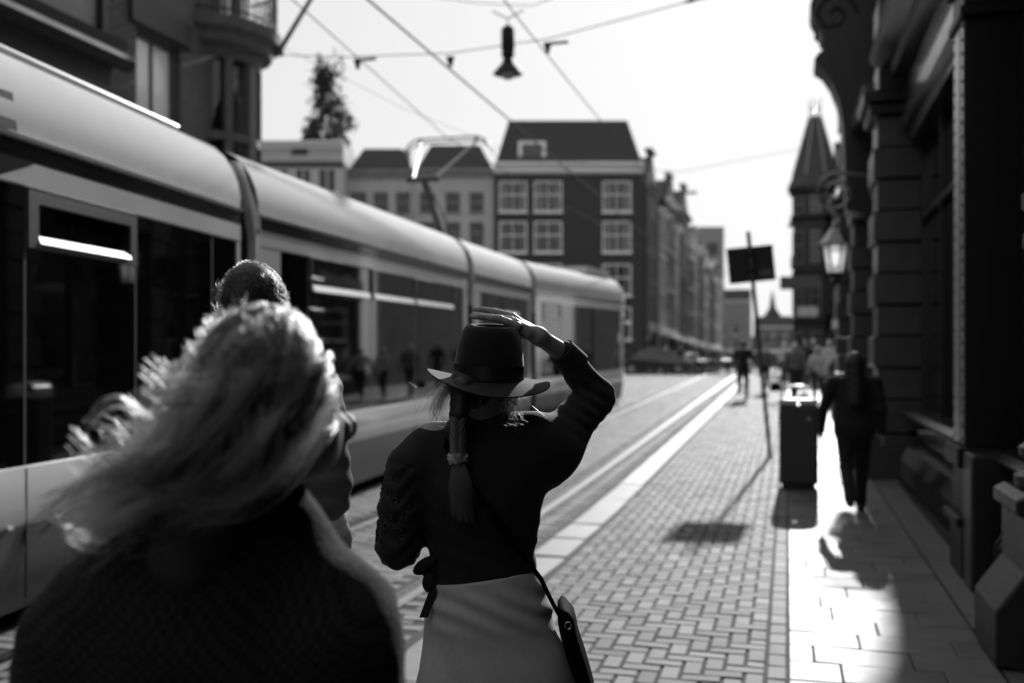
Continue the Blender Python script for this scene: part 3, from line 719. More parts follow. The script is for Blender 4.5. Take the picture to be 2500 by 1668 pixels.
# turret house: octagonal corner tower with steep spire roof
tp = so(74, 1.85, E(74)); zt = tp.z
tur = thing('turret_house', 'dark corner house with octagonal turret and steep pointed spire', 'building', tp, -A + R(22.5))
def octa(r, z, n=8): return [(r * math.cos(2 * math.pi * k / n), r * math.sin(2 * math.pi * k / n), z) for k in range(n)]
Rt = 1.62; ez = 13.1
MB().loft([octa(Rt, 0), octa(Rt, ez)]).build('wall', M_bdark, tur)
for z, r, h in ((3.6, .16, .35), (7.1, .1, .25), (10.9, .22, .4), (ez - .35, .3, .5)): MB().loft([octa(Rt + .003, z), octa(Rt + r, z + h * .5), octa(Rt + r, z + h), octa(Rt + .003, z + h + .05)]).build('cornice', M_stone, tur)
for k in range(8):
    a = 2 * math.pi * (k + .5) / 8
    for z0, z1 in ((.5, 3.1), (4.4, 6.6), (7.9, 10.2), (11.4, 12.6)):
        rr = Rt * math.cos(math.pi / 8)
        wdt = .72
        f, p, s_ = window_meshes(wdt, z1 - z0, M_bgrey, (1, 1), M_wglass)
        ca, sa = math.cos(a), math.sin(a)
        wo = inst('window', f, tur, (rr * ca + .06 * ca + sa * wdt / 2, rr * sa + .06 * sa - ca * wdt / 2, z0), (0, 0, a + math.pi / 2)); inst('pane', p, wo)
rf = MB().loft([octa(Rt + .42, ez + .15), octa(Rt + .05, ez + 1.0), octa(.42, ez + 5.3)]).build('spire_roof', M_roof, tur)
b = MB()
for k in range(8):
    a = 2 * math.pi * k / 8; b.tube([((Rt + .05) * math.cos(a), (Rt + .05) * math.sin(a), ez + 1.02), (.43 * math.cos(a), .43 * math.sin(a), ez + 5.32)], .06, 5)
b.build('ridge_lead', M_bgrey, rf)
b = MB()
for k in range(8):
    a = 2 * math.pi * k / 8; b.tube([(.42 * math.cos(a), .42 * math.sin(a), ez + 5.2), (.42 * math.cos(a), .42 * math.sin(a), ez + (6.6 if k % 2 else 6.1))], .03, 5)
for z in (5.8, 6.0): b.tube([Vector(q) for q in octa(.42, ez + z)] + [Vector(octa(.42, ez + z)[0])], .02, 5)
b.build('roof_railing', M_iron, rf)
b = MB(); b.box(-.6, .6, 1.2, 2.2, ez + 1.0, ez + 2.2); b.build('dormer', M_bdark, rf)
tw = thing('turret_wing', 'dark wing with step gable behind the spire turret', 'building', so(76, 2.5, E(74)), -A)
bx('wall', M_bdark, tw, .6, 9, -3.6, 1.9, 0, 14.0)
MB().extrude([(.6, 14.0), (.6, 16.2), (1.4, 16.2), (1.4, 17.2), (2.2, 17.2), (2.2, 18.2), (3.4, 18.2), (3.4, 17.2), (4.2, 17.2), (4.2, 16), (6, 15.4), (9, 14.0)], 'y', -3.55, -3.1).build('step_gable', M_bdark, tw)
for z in (4.4, 7.9, 11.3):
    for x in (1.2, 3.2):
        f, p, s_ = window_meshes(1.0, 2.1, M_trim, (1, 1), M_wglass); wo = inst('window', f, tw, (x, -3.68, z)); inst('pane', p, wo); inst('sill', s_, wo)
# box signs and awnings sticking out from the right row
def box_sign(s, o, z, w_, h, lb, m):
    t = thing('hanging_sign', lb, 'sign', so(s, o, z), -A); bx('panel', m, t, -w_, 0, -.09, .09, 0, h, bevel=.02); bx('bracket', M_iron, t, -w_ * .5, .35, -.02, .02, h + .003, h + .06)
box_sign(60, 1.75, E(60) + 5.0, 2.2, .75, 'dark projecting box sign under the turret', M_trimd)
box_sign(63.5, 1.75, E(63) + 3.6, 1.2, .6, 'pale small projecting sign below the dark box sign', M_blight)
box_sign(88, 1.8, E(88) + 7, 1.0, 1.2, 'dark square sign high up past the turret', M_trimd)
box_sign(96, 1.7, E(96) + 10, .9, 1.0, 'small dark sign near the roofs past the turret', M_trimd)
for s, z, lb in ((90, 3.1, 'pale sloping shop awning past the turret'), (80, 3.1, 'pale sloping shop awning at the turret foot')):
    t = thing('shop_awning', lb, 'awning', so(s, 1.8, E(s) + z - .2), -A); b = MB(); b.extrude([(0, .5), (-1.5, 0), (-1.5, -.25), (-1.45, -.25), (-1.45, .02), (0, .45)], 'y', -2.5, 2.5); b.build('cloth', M_awn, t)
    MB().tube([(-.02, -2.3, -.2), (-1.4, -2.3, .0)], .02, 6).build('arm', M_iron, t); MB().tube([(-.02, 2.3, -.2), (-1.4, 2.3, .0)], .02, 6).build('arm', M_iron, t)
for s, z, lb in ((86, 3.0, 'pale awning in the middle of the left row'),):
    t = thing('shop_awning', lb, 'awning', so(s, -9.5, E(s) + z - .2), -A); b = MB(); b.extrude([(0, .5), (1.7, 0), (1.7, -.3), (1.65, -.3), (1.65, .02), (0, .45)], 'y', -2.2, 2.2); b.build('cloth', M_awn, t)
    MB().tube([(.02, -2, -.2), (1.6, -2, 0)], .02, 6).build('arm', M_iron, t); MB().tube([(.02, 2, -.2), (1.6, 2, 0)], .02, 6).build('arm', M_iron, t)

# ---------------------------------------------------------------- right facade beside the camera (street frame: x = across, y = along, z)
rb = thing('stone_shop_building', 'dark stone shop building with pilasters running along the right pavement', 'building', (0, 0, 0), -A)
F0 = 1.36
H = 8.7
for a, c, hh in ((-60, -3, 14), (-3, 24.9, H)):  # unseen stretch behind the camera, added tall to block sky light
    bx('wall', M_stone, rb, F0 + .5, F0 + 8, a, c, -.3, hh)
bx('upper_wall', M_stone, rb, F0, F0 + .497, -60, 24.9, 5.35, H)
bx('parapet', M_stone, rb, F0 - .1, F0 + .6, -14, 24.92, H + .003, H + .3)
# stone pilasters of separate blocks
blk = {}
def block(nm, x0, x1, y0, y1, z0, z1, m=M_stoneb):
    key = (round(x1 - x0, 3), round(y1 - y0, 3), round(z1 - z0, 3), m.name)
    if key not in blk:
        b = MB().box(0, x1 - x0, 0, y1 - y0, 0, z1 - z0); me = b.mesh('stone_block', m)
        bm = bmesh.new(); bm.from_mesh(me); bmesh.ops.bevel(bm, geom=bm.edges, offset=.012, segments=1, affect='EDGES'); bm.to_mesh(me); bm.free(); blk[key] = me
    return inst(nm, blk[key], rb, (x0, y0, z0))
for yc in (13.5, 18.4, 23.6):
    block('pilaster_base', F0 - .42, F0 + .45, yc - .14, yc + .95, E(yc) - .1, E(yc) + .55)
    z = .62; i = 0
    while z < 4.55:
        ex = .05 if i % 2 == 0 else 0.0
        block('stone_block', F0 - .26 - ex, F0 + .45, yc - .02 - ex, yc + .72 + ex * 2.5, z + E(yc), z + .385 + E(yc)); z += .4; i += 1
    zc = z + E(yc)
    bx('capital', M_stone, rb, F0 - .36, F0 + .45, yc - .12, yc + .86, zc, zc + .14, bevel=.02); bx('capital', M_stone, rb, F0 - .44, F0 + .45, yc - .2, yc + .94, zc + .143, zc + .3, bevel=.02)
    z = zc + .32
    while z < 8.2:
        ex = .05 if i % 2 == 0 else 0.0
        block('stone_block', F0 - .2 - ex, F0 + .25, yc - .02 - ex, yc + .6 + ex * 2, z, z + .385); z += .4; i += 1
# shop bays: recessed dark glass, stall riser with grille, lintel, fascia, cornice
def bay(y0, y1):
    e = E((y0 + y1) / 2)
    bx('shop_window', M_wglass, rb, F0 + .30, F0 + .33, y0, y1, .95 + e, 4.3)
    b = MB(); n = max(2, int((y1 - y0) / 1.5))
    for k in range(n + 1): y = y0 + (y1 - y0) * k / n; b.box(F0 + .24, F0 + .298, y - .035, y + .035, .95 + e, 4.3)
    b.box(F0 + .24, F0 + .297, y0 + .04, y1 - .04, 3.3, 3.38); b.build('shop_window_frame', M_cast, rb)
    bx('stall_riser', M_cast, rb, F0 + .2, F0 + .49, y0, y1, -.05, .86 + e)
    MB().extrude([(F0 + .49, .862 + e), (F0 + .02, .862 + e), (F0 + .0, .90 + e), (F0 + .05, .948 + e), (F0 + .49, .948 + e)], 'y', y0, y1).build('window_sill', M_cast, rb)
    MB().extrude([(F0 + .49, 4.3), (F0 + .12, 4.3), (F0 + .1, 4.42), (F0 + .02, 4.46), (F0 + .0, 4.62), (F0 + .06, 4.64), (F0 + .06, 5.05), (F0 - .1, 5.1), (F0 - .14, 5.2), (F0 - .34, 5.26), (F0 - .38, 5.34), (F0 + .49, 5.345)], 'y', y0, y1).build('shop_entablature', M_cast, rb)
    # curved bars of the cellar grille
    gy0, gy1 = y0 + .25, y1 - .35; m = int((gy1 - gy0) / .11)
    b = MB()
    for k in range(m):
        y = gy0 + (gy1 - gy0) * k / m
        b.tube([(F0 + .19, y, .56 + e), (F0 + .04, y, .5 + e), (F0 - .04, y, .36 + e), (F0 - .05, y, .14 + e), (F0 - .05, y, .0 + e)], .009, 5)
    b.build('cellar_grille', M_grille, rb)
M_grille = mat('grille_steel', 0.1, 0.3, metal=1.0)
bay(-1.5, 5.4); bay(6.35, 7.75); bay(8.5, 13.3); bay(14.4, 18.2); bay(19.2, 23.4)
# iron pilaster with rivets
ip = MB(); ip.box(F0 - .13, F0 + .3, 7.8, 8.25, .95, 4.05); ip.build('iron_pilaster', mat('shaded_iron', 0.006, 0.5, spec=.3, nz=(12, .3)), rb, bevel=.01)  # shade of the camera side put into one near-black iron colour
riv = MB().lathe([(.014, 0), (.012, .008), (0, .012)], 8).mesh('rivet', M_iron)
for k in range(31):
    for y in (7.83, 8.21): inst('rivet', riv, rb, (F0 - .138, y, 1.0 + k * .1), (0, R(-90), 0))
bx('lit_face_strip', mat('lit_iron', .3, .3, nz=(14, .35)), rb, F0 - .139, F0 - .131, 7.815, 8.235, .97, 4.03)  # added plate: light grazing this face put into a pale colour
bx('iron_fillet', M_iron, rb, F0 - .144, F0 - .1395, 7.93, 7.945, .96, 4.02)
for z0, z1, ex in ((.80, .95, .05), (.45, .8, .0), (.38, .45, .06), (.0, .38, .02), (4.05, 4.13, .03), (4.13, 4.33, .0), (4.33, 4.42, .05)): bx('pilaster_moulding', MATS['shaded_iron'], rb, F0 - .14 - ex, F0 + .3, 7.77 - ex, 8.28 + ex, z0 + .002, z1, bevel=.015)
bx('pedestal', M_stone, rb, F0 - .16, F0 + .3, 7.35, 7.68, -.02, .93, bevel=.02)
# near turned column on its pedestal
pc = MB(); pc.lathe([(.20, .9), (.215, .93), (.215, .97), (.16, 1.0), (.15, 1.04), (.19, 1.08), (.19, 1.12), (.14, 1.16), (.13, 1.5), (.135, 2.15), (.17, 2.19), (.17, 2.25), (.14, 2.28), (.14, 2.36), (.175, 2.4), (.175, 2.47), (.13, 2.5), (.125, 4.1)], 20, (F0 + .02, 5.85, 0)); pc.build('turned_column', M_stone, rb, True)
pd = MB(); pd.extrude([(F0 - .2, 0), (F0 - .34, .02), (F0 - .34, .3), (F0 - .2, .5), (F0 - .2, .78), (F0 - .245, .80), (F0 - .245, .87), (F0 - .19, .9), (F0 + .4, .9), (F0 + .4, 0)], 'y', 5.55, 6.15); pd.build('column_pedestal', M_stone, rb, bevel=.015)
bx('column_entablature', M_cast, rb, F0 - .15, F0 + .45, 5.42, 6.33, 4.1, 5.34, bevel=.02)
# big scrolled console under the oriel
pr = [(F0 + .05, 3.9), (.93, 4.0), (.905, 4.6), (.89, 5.1), (.865, 5.5), (.80, 5.85), (.69, 6.15), (.56, 6.36), (.43, 6.45), (.42, 6.53), (.47, 6.61), (.55, 6.67), (.56, 6.8), (.60, 6.86), (.53, 6.92), (.5, 7.02), (.43, 7.08)]
for k in range(9):
    a = -math.pi / 2 + k / 8 * math.pi; pr.append((.56 - math.cos(a) * .21, 7.4 + math.sin(a) * .27))
pr += [(.5, 7.75), (.4, 7.9), (F0 + .05, 8.0)]
co = MB().extrude(pr, 'y', 17.2, 17.95).build('scroll_console', M_stone, rb)
MB().tube([(.72 + math.cos(t_) * (.36 - .034 * t_), 17.19, 7.25 + math.sin(t_) * (.36 - .034 * t_)) for t_ in [i * .35 for i in range(26)]], .035, 6).build('volute', M_stone, co)
# wall lantern on a scroll bracket
lp = so(16.6, .72, 0); lan = thing('wall_lantern', 'hexagonal glazed lantern on a scrolled iron wall bracket', 'lantern', (lp.x, lp.y, 2.93), -A)
lan.scale = (.9, .9, .9); hx = lambda r, z: [(r * math.cos(math.pi / 3 * k), r * math.sin(math.pi / 3 * k), z) for k in range(6)]
M_lg = mat('lantern_glass', 0.85, 0.25, transl=.85)
def frosted(name):
    m = bpy.data.materials.new(name); m.use_nodes = True; n = m.node_tree.nodes; l = m.node_tree.links; n.remove(n['Principled BSDF'])
    t = n.new('ShaderNodeBsdfTransparent'); q = n.new('ShaderNodeBsdfTranslucent'); q.inputs[0].default_value = (.95, .95, .95, 1); mx = n.new('ShaderNodeMixShader'); mx.inputs[0].default_value = .6
    l.new(t.outputs[0], mx.inputs[1]); l.new(q.outputs[0], mx.inputs[2]); l.new(mx.outputs[0], n['Material Output'].inputs[0]); return m
M_lp = frosted('lantern_frosted_glass')
M_bulb = mat('lit_bulb', .9, .4); bi = M_bulb.node_tree.nodes['Principled BSDF'].inputs; bi['Emission Color'].default_value = (1, 1, 1, 1); bi['Emission Strength'].default_value = 0.9
for k in range(6):
    a, c = k, (k + 1) % 6; t0, t1 = hx(.13, .02), hx(.205, .52)
    MB().add([t0[a], t0[c], t1[c], t1[a]], [(0, 1, 2, 3)]).build('lantern_pane', M_lp, lan)
b = MB()
for k in range(6): b.tube([hx(.135, .0)[k], hx(.212, .53)[k]], .014, 5)
for r, z in ((.135, .0), (.212, .53)): b.tube(hx(r, z) + [hx(r, z)[0]], .016, 5)
b.build('lantern_frame', M_iron, lan)
MB().loft([hx(.27, .53), hx(.24, .57), hx(.09, .78), hx(.05, .80), hx(.06, .86), hx(.01, .96)]).build('lantern_roof', mat('lantern_roof_metal', .25, .3, metal=.6), lan)
MB().loft([hx(.13, -.005), hx(.09, -.08), hx(.1, -.12), hx(.03, -.2), hx(.01, -.26)]).build('lantern_drop', M_iron, lan)
for x in (-.045, .05): MB().lathe([(.0, .12), (.028, .14), (.033, .22), (.024, .32), (0, .37)], 10, (x, -.02, 0)).build('bulb', M_bulb, lan, True)
MB().lathe([(.02, .0), (.02, .12), (.06, .125), (.06, .135), (0, .136)], 10).build('bulb_holder', M_iron, lan)
b = MB(); pth = []
for i in range(40):
    t_ = i * .3; rr = .36 - .026 * t_; pth.append((.02 + math.cos(t_ + 1.2) * rr, 0, 1.42 + math.sin(t_ + 1.2) * rr))
b.tube(pth, .036, 6); b.tube([(.0, 0, .95), (.0, 0, 1.1)], .02, 6); b.tube([(.15, 0, 1.76), (.55, 0, 1.7), (.62, 0, 1.3)], .03, 6); b.build('scroll_bracket', mat('scroll_iron', .25, .3, metal=.6), lan)

# ---------------------------------------------------------------- left buildings behind the tram (street frame)
lb_ = thing('corner_house', 'dark brick corner house with round bay window and iron balcony', 'building', (0, 0, 0), -A)
O = -9.5
def rel_s(px, o=O):   # where along the street a column of the photograph meets the facade line
    th = math.atan((px - CX) / FPX) - A; return o / math.tan(th)
sw0, sw1 = rel_s(333), rel_s(452)
se = 15.66; sb0 = rel_s(252)
b = MB(); holes = []
def lface(par, a, c, h, holes, m, nm='wall'):   # facade facing +x, holes in (y0,y1,z0,z1)
    b = MB(); facade(b, c - a, h, [(y0 - a, y1 - a, z0, z1) for y0, y1, z0, z1 in holes], .3)
    b.v = [(O - v[1], a + v[0], v[2]) for v in b.v]; return b.build(nm, m, par)
wy0, wy1 = sw0, sw0 + 1.15
def zat(px, py, o=O):
    th = math.atan((px - CX) / FPX) - A; s = o / math.tan(th); Y = s * CA - o * SA; return CAMH + (HY - py) * Y / FPX
lface(lb_, sb0, se, 14, [(wy0, wy1, 3.7, 6.62), (wy0, wy1, 8.2, 10.4)], M_bmid)
bx('core', M_bmid, lb_, O - 8, O - .32, sb0, se + .3, 0, 14)
for z0, z1 in ((3.7, 6.62), (8.2, 10.4)):
    f, p, s_ = window_meshes(wy1 - wy0, z1 - z0, M_bmid, (1, 1), mat('pale_sky_glass', .8, .08, spec=.8)); wo = inst('window', f, lb_, (O - .12, wy0, z0), (0, 0, R(90))); inst('pane', p, wo); inst('sill', s_, wo)  # sky reflection put into the pale colour of the panes
bx('lintel', M_stone, lb_, O + .003, O + .08, wy0 - .2, wy1 + .2, 6.65, 7.0)
# courses of separate bricks on the visible brick strip, joined (too small to pick apart)
b = MB()
for j in range(62):
    z = 3.4 + j * .075; y = sb0 + .06 + (.11 if j % 2 else 0)
    while y < wy0 - .2: b.box(O + .001, O + .011, y, y + .205, z, z + .06); y += .22
st = b.build('brickwork', M_bmid, lb_); st['kind'] = 'stuff'
# round bay
bc = (O - .5, se); br = .92
bo = bpy.data.objects.new('round_bay', None); link(bo, lb_); bo.location = (bc[0], bc[1], 0)
def arc(r, z, n=20, a0=-100, a1=130): return [(r * math.cos(R(a0 + (a1 - a0) * k / n)), r * math.sin(R(a0 + (a1 - a0) * k / n)), z) for k in range(n + 1)]
def ringband(prof, nm, m, n=20): MB().loft([arc(r, z, n) for r, z in prof], cap=False, closed=False).build(nm, m, bo, True)
ringband([(br, 0), (br, 3.2), (br + .08, 3.25), (br + .08, 3.45), (br, 3.5)], 'bay_base', M_bdark)
ringband([(br, 6.72), (br + .04, 6.78), (br + .06, 6.88), (br + .22, 6.95), (br + .25, 7.08), (br + .38, 7.16), (br + .4, 7.33), (br, 7.36)], 'bay_cornice', M_bmid)
ringband([(br - .12, 3.5), (br - .12, 6.72)], 'bay_pane', M_wglass)
ringband([(br - .3, 7.34), (br - .3, 10.0)], 'upper_wall', M_bdark)
b = MB()
for k in range(8):
    a = R(-100 + 230 * k / 7); wv = .11 if k % 2 else .07
    q = MB().box(br - .14, br + .03, -wv, wv, 3.5, 6.72); b.add([(v[0] * math.cos(a) - v[1] * math.sin(a), v[0] * math.sin(a) + v[1] * math.cos(a), v[2]) for v in q.v], q.f)
b.build('bay_mullion', M_bmid, bo)
ringband([(br - .13, 5.3), (br + .02, 5.32), (br + .02, 5.46), (br - .13, 5.48)], 'bay_transom', M_bmid)
for k in (2, 3, 4):
    a = R(-100 + 230 * (k + .5) / 7); q = MB().add([(br - .135, -.22, 3.7), (br - .135, .2, 3.7), (br - .135, .2, 4.95), (br - .135, -.22, 4.95), (br - .135, -.2, 5.32), (br - .135, .0, 5.32), (br - .135, .0, 6.0), (br - .135, -.2, 6.0)], [(0, 1, 2, 3), (4, 5, 6, 7)])
    q.v = [(v[0] * math.cos(a) - v[1] * math.sin(a), v[0] * math.sin(a) + v[1] * math.cos(a), v[2]) for v in q.v]; q.build('blind', M_curtain, bo)
# balcony rail
b = MB(); b.tube([Vector(p) for p in arc(br + .3, 8.25, 30)], .025, 6); b.tube([Vector(p) for p in arc(br + .3, 7.46, 30)], .018, 6)
for p in arc(br + .3, 7.37, 44): b.tube([p, (p[0], p[1], 8.25)], .010, 5)
for k in range(22):
    a = R(-100 + 230 * (k + .5) / 22); c = ((br + .3) * math.cos(a), (br + .3) * math.sin(a), 7.86)
    b.tube([(c[0] - math.sin(a) * .13 * math.cos(t_), c[1] + math.cos(a) * .13 * math.cos(t_), c[2] + .16 * math.sin(t_)) for t_ in [i * .7 for i in range(10)]], .009, 4)
b.build('balcony_rail', M_iron, bo)
f, p, s_ = window_meshes(.9, 2.4, M_trim, (1, 0), M_wglass)
for a in (-35, 5, 45):
    aa = R(a); wo = inst('balcony_door', f, bo, ((br - .28) * math.cos(aa) + .45 * math.sin(aa), (br - .28) * math.sin(aa) - .45 * math.cos(aa), 7.45), (0, 0, aa + R(90))); inst('pane', p, wo)
# nearer rendered house with shop cornice
nb = thing('rendered_house', 'grey rendered house with heavy dark shop cornice beside the brick corner house', 'building', (0, 0, 0), -A)
lface(nb, -60, sb0 - .02, 13, [(8.2, 9.2, 3.6, 5.0), (9.5, 10.5, 3.6, 5.0), (6.7, 7.9, 3.6, 5.0), (8.4, 9.5, 7.2, 9.4)], M_bgrey)  # unseen length behind the camera, extended to hold back sky light
bx('core', M_dark, nb, O - 8, O - .32, -60, sb0 - .02, 0, 13)
for a, c, z0, z1 in ((8.2, 9.2, 3.6, 5.0), (9.5, 10.5, 3.6, 5.0), (6.7, 7.9, 3.6, 5.0), (8.4, 9.5, 7.2, 9.4)):
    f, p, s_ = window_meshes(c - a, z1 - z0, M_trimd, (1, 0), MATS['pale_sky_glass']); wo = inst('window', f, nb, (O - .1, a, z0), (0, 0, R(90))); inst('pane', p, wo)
MB().extrude([(O + .003, 5.15), (O + .2, 5.2), (O + .3, 5.4), (O + .35, 5.7), (O + .55, 5.8), (O + .6, 6.0), (O + .003, 6.1)], 'y', -14, sb0 - .25).build('shop_cornice', M_trimd, nb)
MB().tube([(O + .5, -14, 5.75), (O + .5, sb0 - .1, 5.75)], .13, 10).build('awning_roller', M_iron, nb)
for y in (sb0 - .45, sb0 - 2.9): bx('cornice_bracket', M_iron, nb, O + .003, O + .4, y, y + .25, 4.0, 5.15, bevel=.02)
bx('downpipe', M_iron, nb, O + .003, O + .12, sb0 - .16, sb0 - .04, 0, 12.5)
# ---------------------------------------------------------------- street furniture
# flag pole on the bay
fp0, fp1 = W(680, 128, 17.3), W(800, -70, 16.8)
fpo = thing('flag_pole', 'bare dark flag pole slanting out from the round bay', 'flag pole', fp0)
MB().tube([(0, 0, 0), fp1 - fp0], [.045, .03], 8).build('pole', M_iron, fpo); MB().lathe([(.09, -.05), (.09, .08), (0, .1)], 10).build('socket', M_iron, fpo)
# overhead wires
M_wire = mat('overhead_wire', 0.03, 0.9, spec=.1)
def wire(name, lb, pts, r):
    p0 = Vector(pts[0]); o = MB().tube([Vector(p) - p0 for p in pts], r, 6).build(name, M_wire, None, loc=p0); return tag(o, lb, 'wire', 'overhead wires')
wire('contact_wire', 'trolley wire over the empty near track', [so(s, -3.2 - .012 * (s - 13) * (1 if s < 13 else -.6), 5.75) for s in range(3, 66, 3)], .009)
wire('contact_wire', 'thick straight feeder wire between the two tracks', [so(s, -4.62, 5.68) for s in range(3, 66, 3)], .014)
wire('contact_wire', 'trolley wire over the tram touching its pantograph', [(-4.2, 3.0, 5.8), (-3.0, 9.5, 5.82), (-1.25, 19.0, 5.8), (.6, 25.5, 5.9), (8, 50, 6.3)], .008)
cs = 13.4
wire('span_wire', 'cross wire carrying the trolley wires from house to house', [so(cs, -9.45, 6.35), so(cs, -6.3, 6.0), so(cs, -4.62, 5.92), so(cs, -3.2, 6.0), so(cs, -.6, 6.45), so(cs, 1.3, 6.95)], .007)
wire('span_wire', 'cross wire the street lamp hangs from', [so(17.6, -9.3, 9.0), so(17.6, -5.5, 8.15), so(17.3, -4.42, 7.9), so(17.2, -4.2, 7.92), so(17.0, 1.3, 9.2)], .007)
wire('span_wire', 'thin steady wire from the round bay towards the pantograph', [so(16.0, -9.0, 7.3), so(19, -7.6, 6.7), so(23, -5.9, 6.3), so(30, -3.2, 6.2)], .004)
wire('span_wire', 'thin wire rising from the lamp to the shop parapet', [so(17.2, -4.2, 7.92), so(15, -1, 8.3), so(14, 1.4, 8.6)], .004)
wire('span_wire', 'far thin cross wire low over the street', [so(38, -9.6, 9.4), so(38, -4, 8.6), so(38, 1.5, 9.4)], .009)
for nm, lb, o, z in (('wire_hanger', 'dark hanger clamp on the tram wire by the poplar', -6.05, 5.9), ('wire_hanger', 'small hanger clamp on the thick feeder wire', -4.62, 5.82), ('wire_hanger', 'dark hanger clamp on the near trolley wire', -3.2, 5.9)):
    p = so(cs, o, z); t = thing(nm, lb, 'wire clamp', p, -A, 'wire hangers'); t.scale = (.75, .75, .75); bx('arm', M_iron, t, -.06, .38 if o != -4.62 else .06, -.015, .015, .02, .07); MB().loft([[(-.09, -.02, .07), (.07, -.02, .07), (.07, .02, .07), (-.09, .02, .07)], [(-.03, -.02, -.13), (.02, -.02, -.13), (.02, .02, -.13), (-.03, .02, -.13)]]).build('clamp', M_iron, t)
p = so(cs, -1.15, 6.36); ins_ = thing('insulator', 'spindle shaped insulator on the cross wire near the top', 'insulator', p, -A)
ins_.rotation_euler = (0, -R(9.5), -A); MB().tube([(-.2, 0, 0), (-.1, 0, 0), (0, 0, 0), (.1, 0, 0), (.2, 0, 0)], [.008, .03, .018, .03, .008], 8).build('body', M_iron, ins_)
# hanging street lamp
lpz = W(1240, 185, 17.9); hl = thing('street_lamp', 'dark bell shaped street lamp hanging from a cross wire', 'street lamp', (lpz.x, lpz.y, lpz.z))
MB().lathe([(.0, .92), (.05, .9), (.10, .86), (.12, .82), (.12, .46), (.10, .42), (.12, .40), (.12, .36), (.08, .33), (.10, .24), (.15, .17), (.20, .12), (.24, .07), (.27, .03), (.0, .04)], 24).build('housing', mat('lamp_housing', .02, .6, spec=.2), hl, True)
MB().lathe([(.15, .038), (.13, -.02), (.07, -.06), (0, -.075)], 16).build('glass_bowl', M_lg, hl, True)
MB().tube([(0, 0, .9), (0, 0, 1.02), (-.28, 0, 1.16)], .012, 6).build('hanger', M_iron, hl); MB().tube([(0, 0, 1.02), (.28, 0, 1.18)], .012, 6).build('hanger', M_iron, hl)
# sign seen from behind
sp = so(15.55, -.26, E(15.55)); sg = thing('road_sign', 'square road sign seen from behind on a leaning post', 'sign', sp); sg.rotation_euler = (0, R(-5.6), 0)
M_sign = mat('sign_back', 0.03, .5); 
MB().tube([(0, 0, -.1), (0, 0, 3.42)], .031, 10).build('post', mat('post_steel', .09, .4, metal=.5), sg)
bx('panel', M_sign, sg, -.345, .36, .035, .055, 2.66, 3.2, bevel=.008)
bx('label_plate', mat('sticker_grey', .12, .6), sg, .12, .32, .028, .034, 2.72, 2.84)
for z in (2.8, 3.05): bx('clamp', M_iron, sg, -.06, .06, -.035, .034, z, z + .04)
# litter bin
bp = so(12.4, .12, E(12.55)); bn = thing('litter_bin', 'dark rectangular litter bin with pale rim and arched lid', 'litter bin', bp, -A)
M_bin = mat('bin_dark_metal', .035, .4, nz=(6, .2)); M_rim = mat('bin_rim_steel', .6, .3, nz=(10, .1))
MB().extrude([(-.225, -.2), (.225, -.2), (.225, .2), (-.225, .2)], 'z', .06, 1.0).build('body', M_bin, bn, bevel=.03)
bx('foot', M_iron, bn, -.19, .19, -.17, .17, -.02, .058)
bx('rim', M_rim, bn, -.228, -.012, -.21, .21, 1.003, 1.06, bevel=.01); bx('rim', M_rim, bn, .012, .228, -.21, .21, 1.003, 1.06, bevel=.01)
pr = [(.215 * math.cos(math.pi * k / 14), 1.1 + .13 * math.sin(math.pi * k / 14)) for k in range(15)]; pr2 = [(x * .93, 1.1 + (z - 1.1) * .78) for x, z in reversed(pr)]
MB().extrude(pr + pr2, 'y', -.2, .2).build('lid_arch', M_rim, bn, True)
for x in (-.2, .185): bx('lid_leg', M_rim, bn, x, x + .02, -.19, .19, 1.061, 1.11)
bx('lock', M_rim, bn, .10, .13, -.208, -.202, .82, .85)
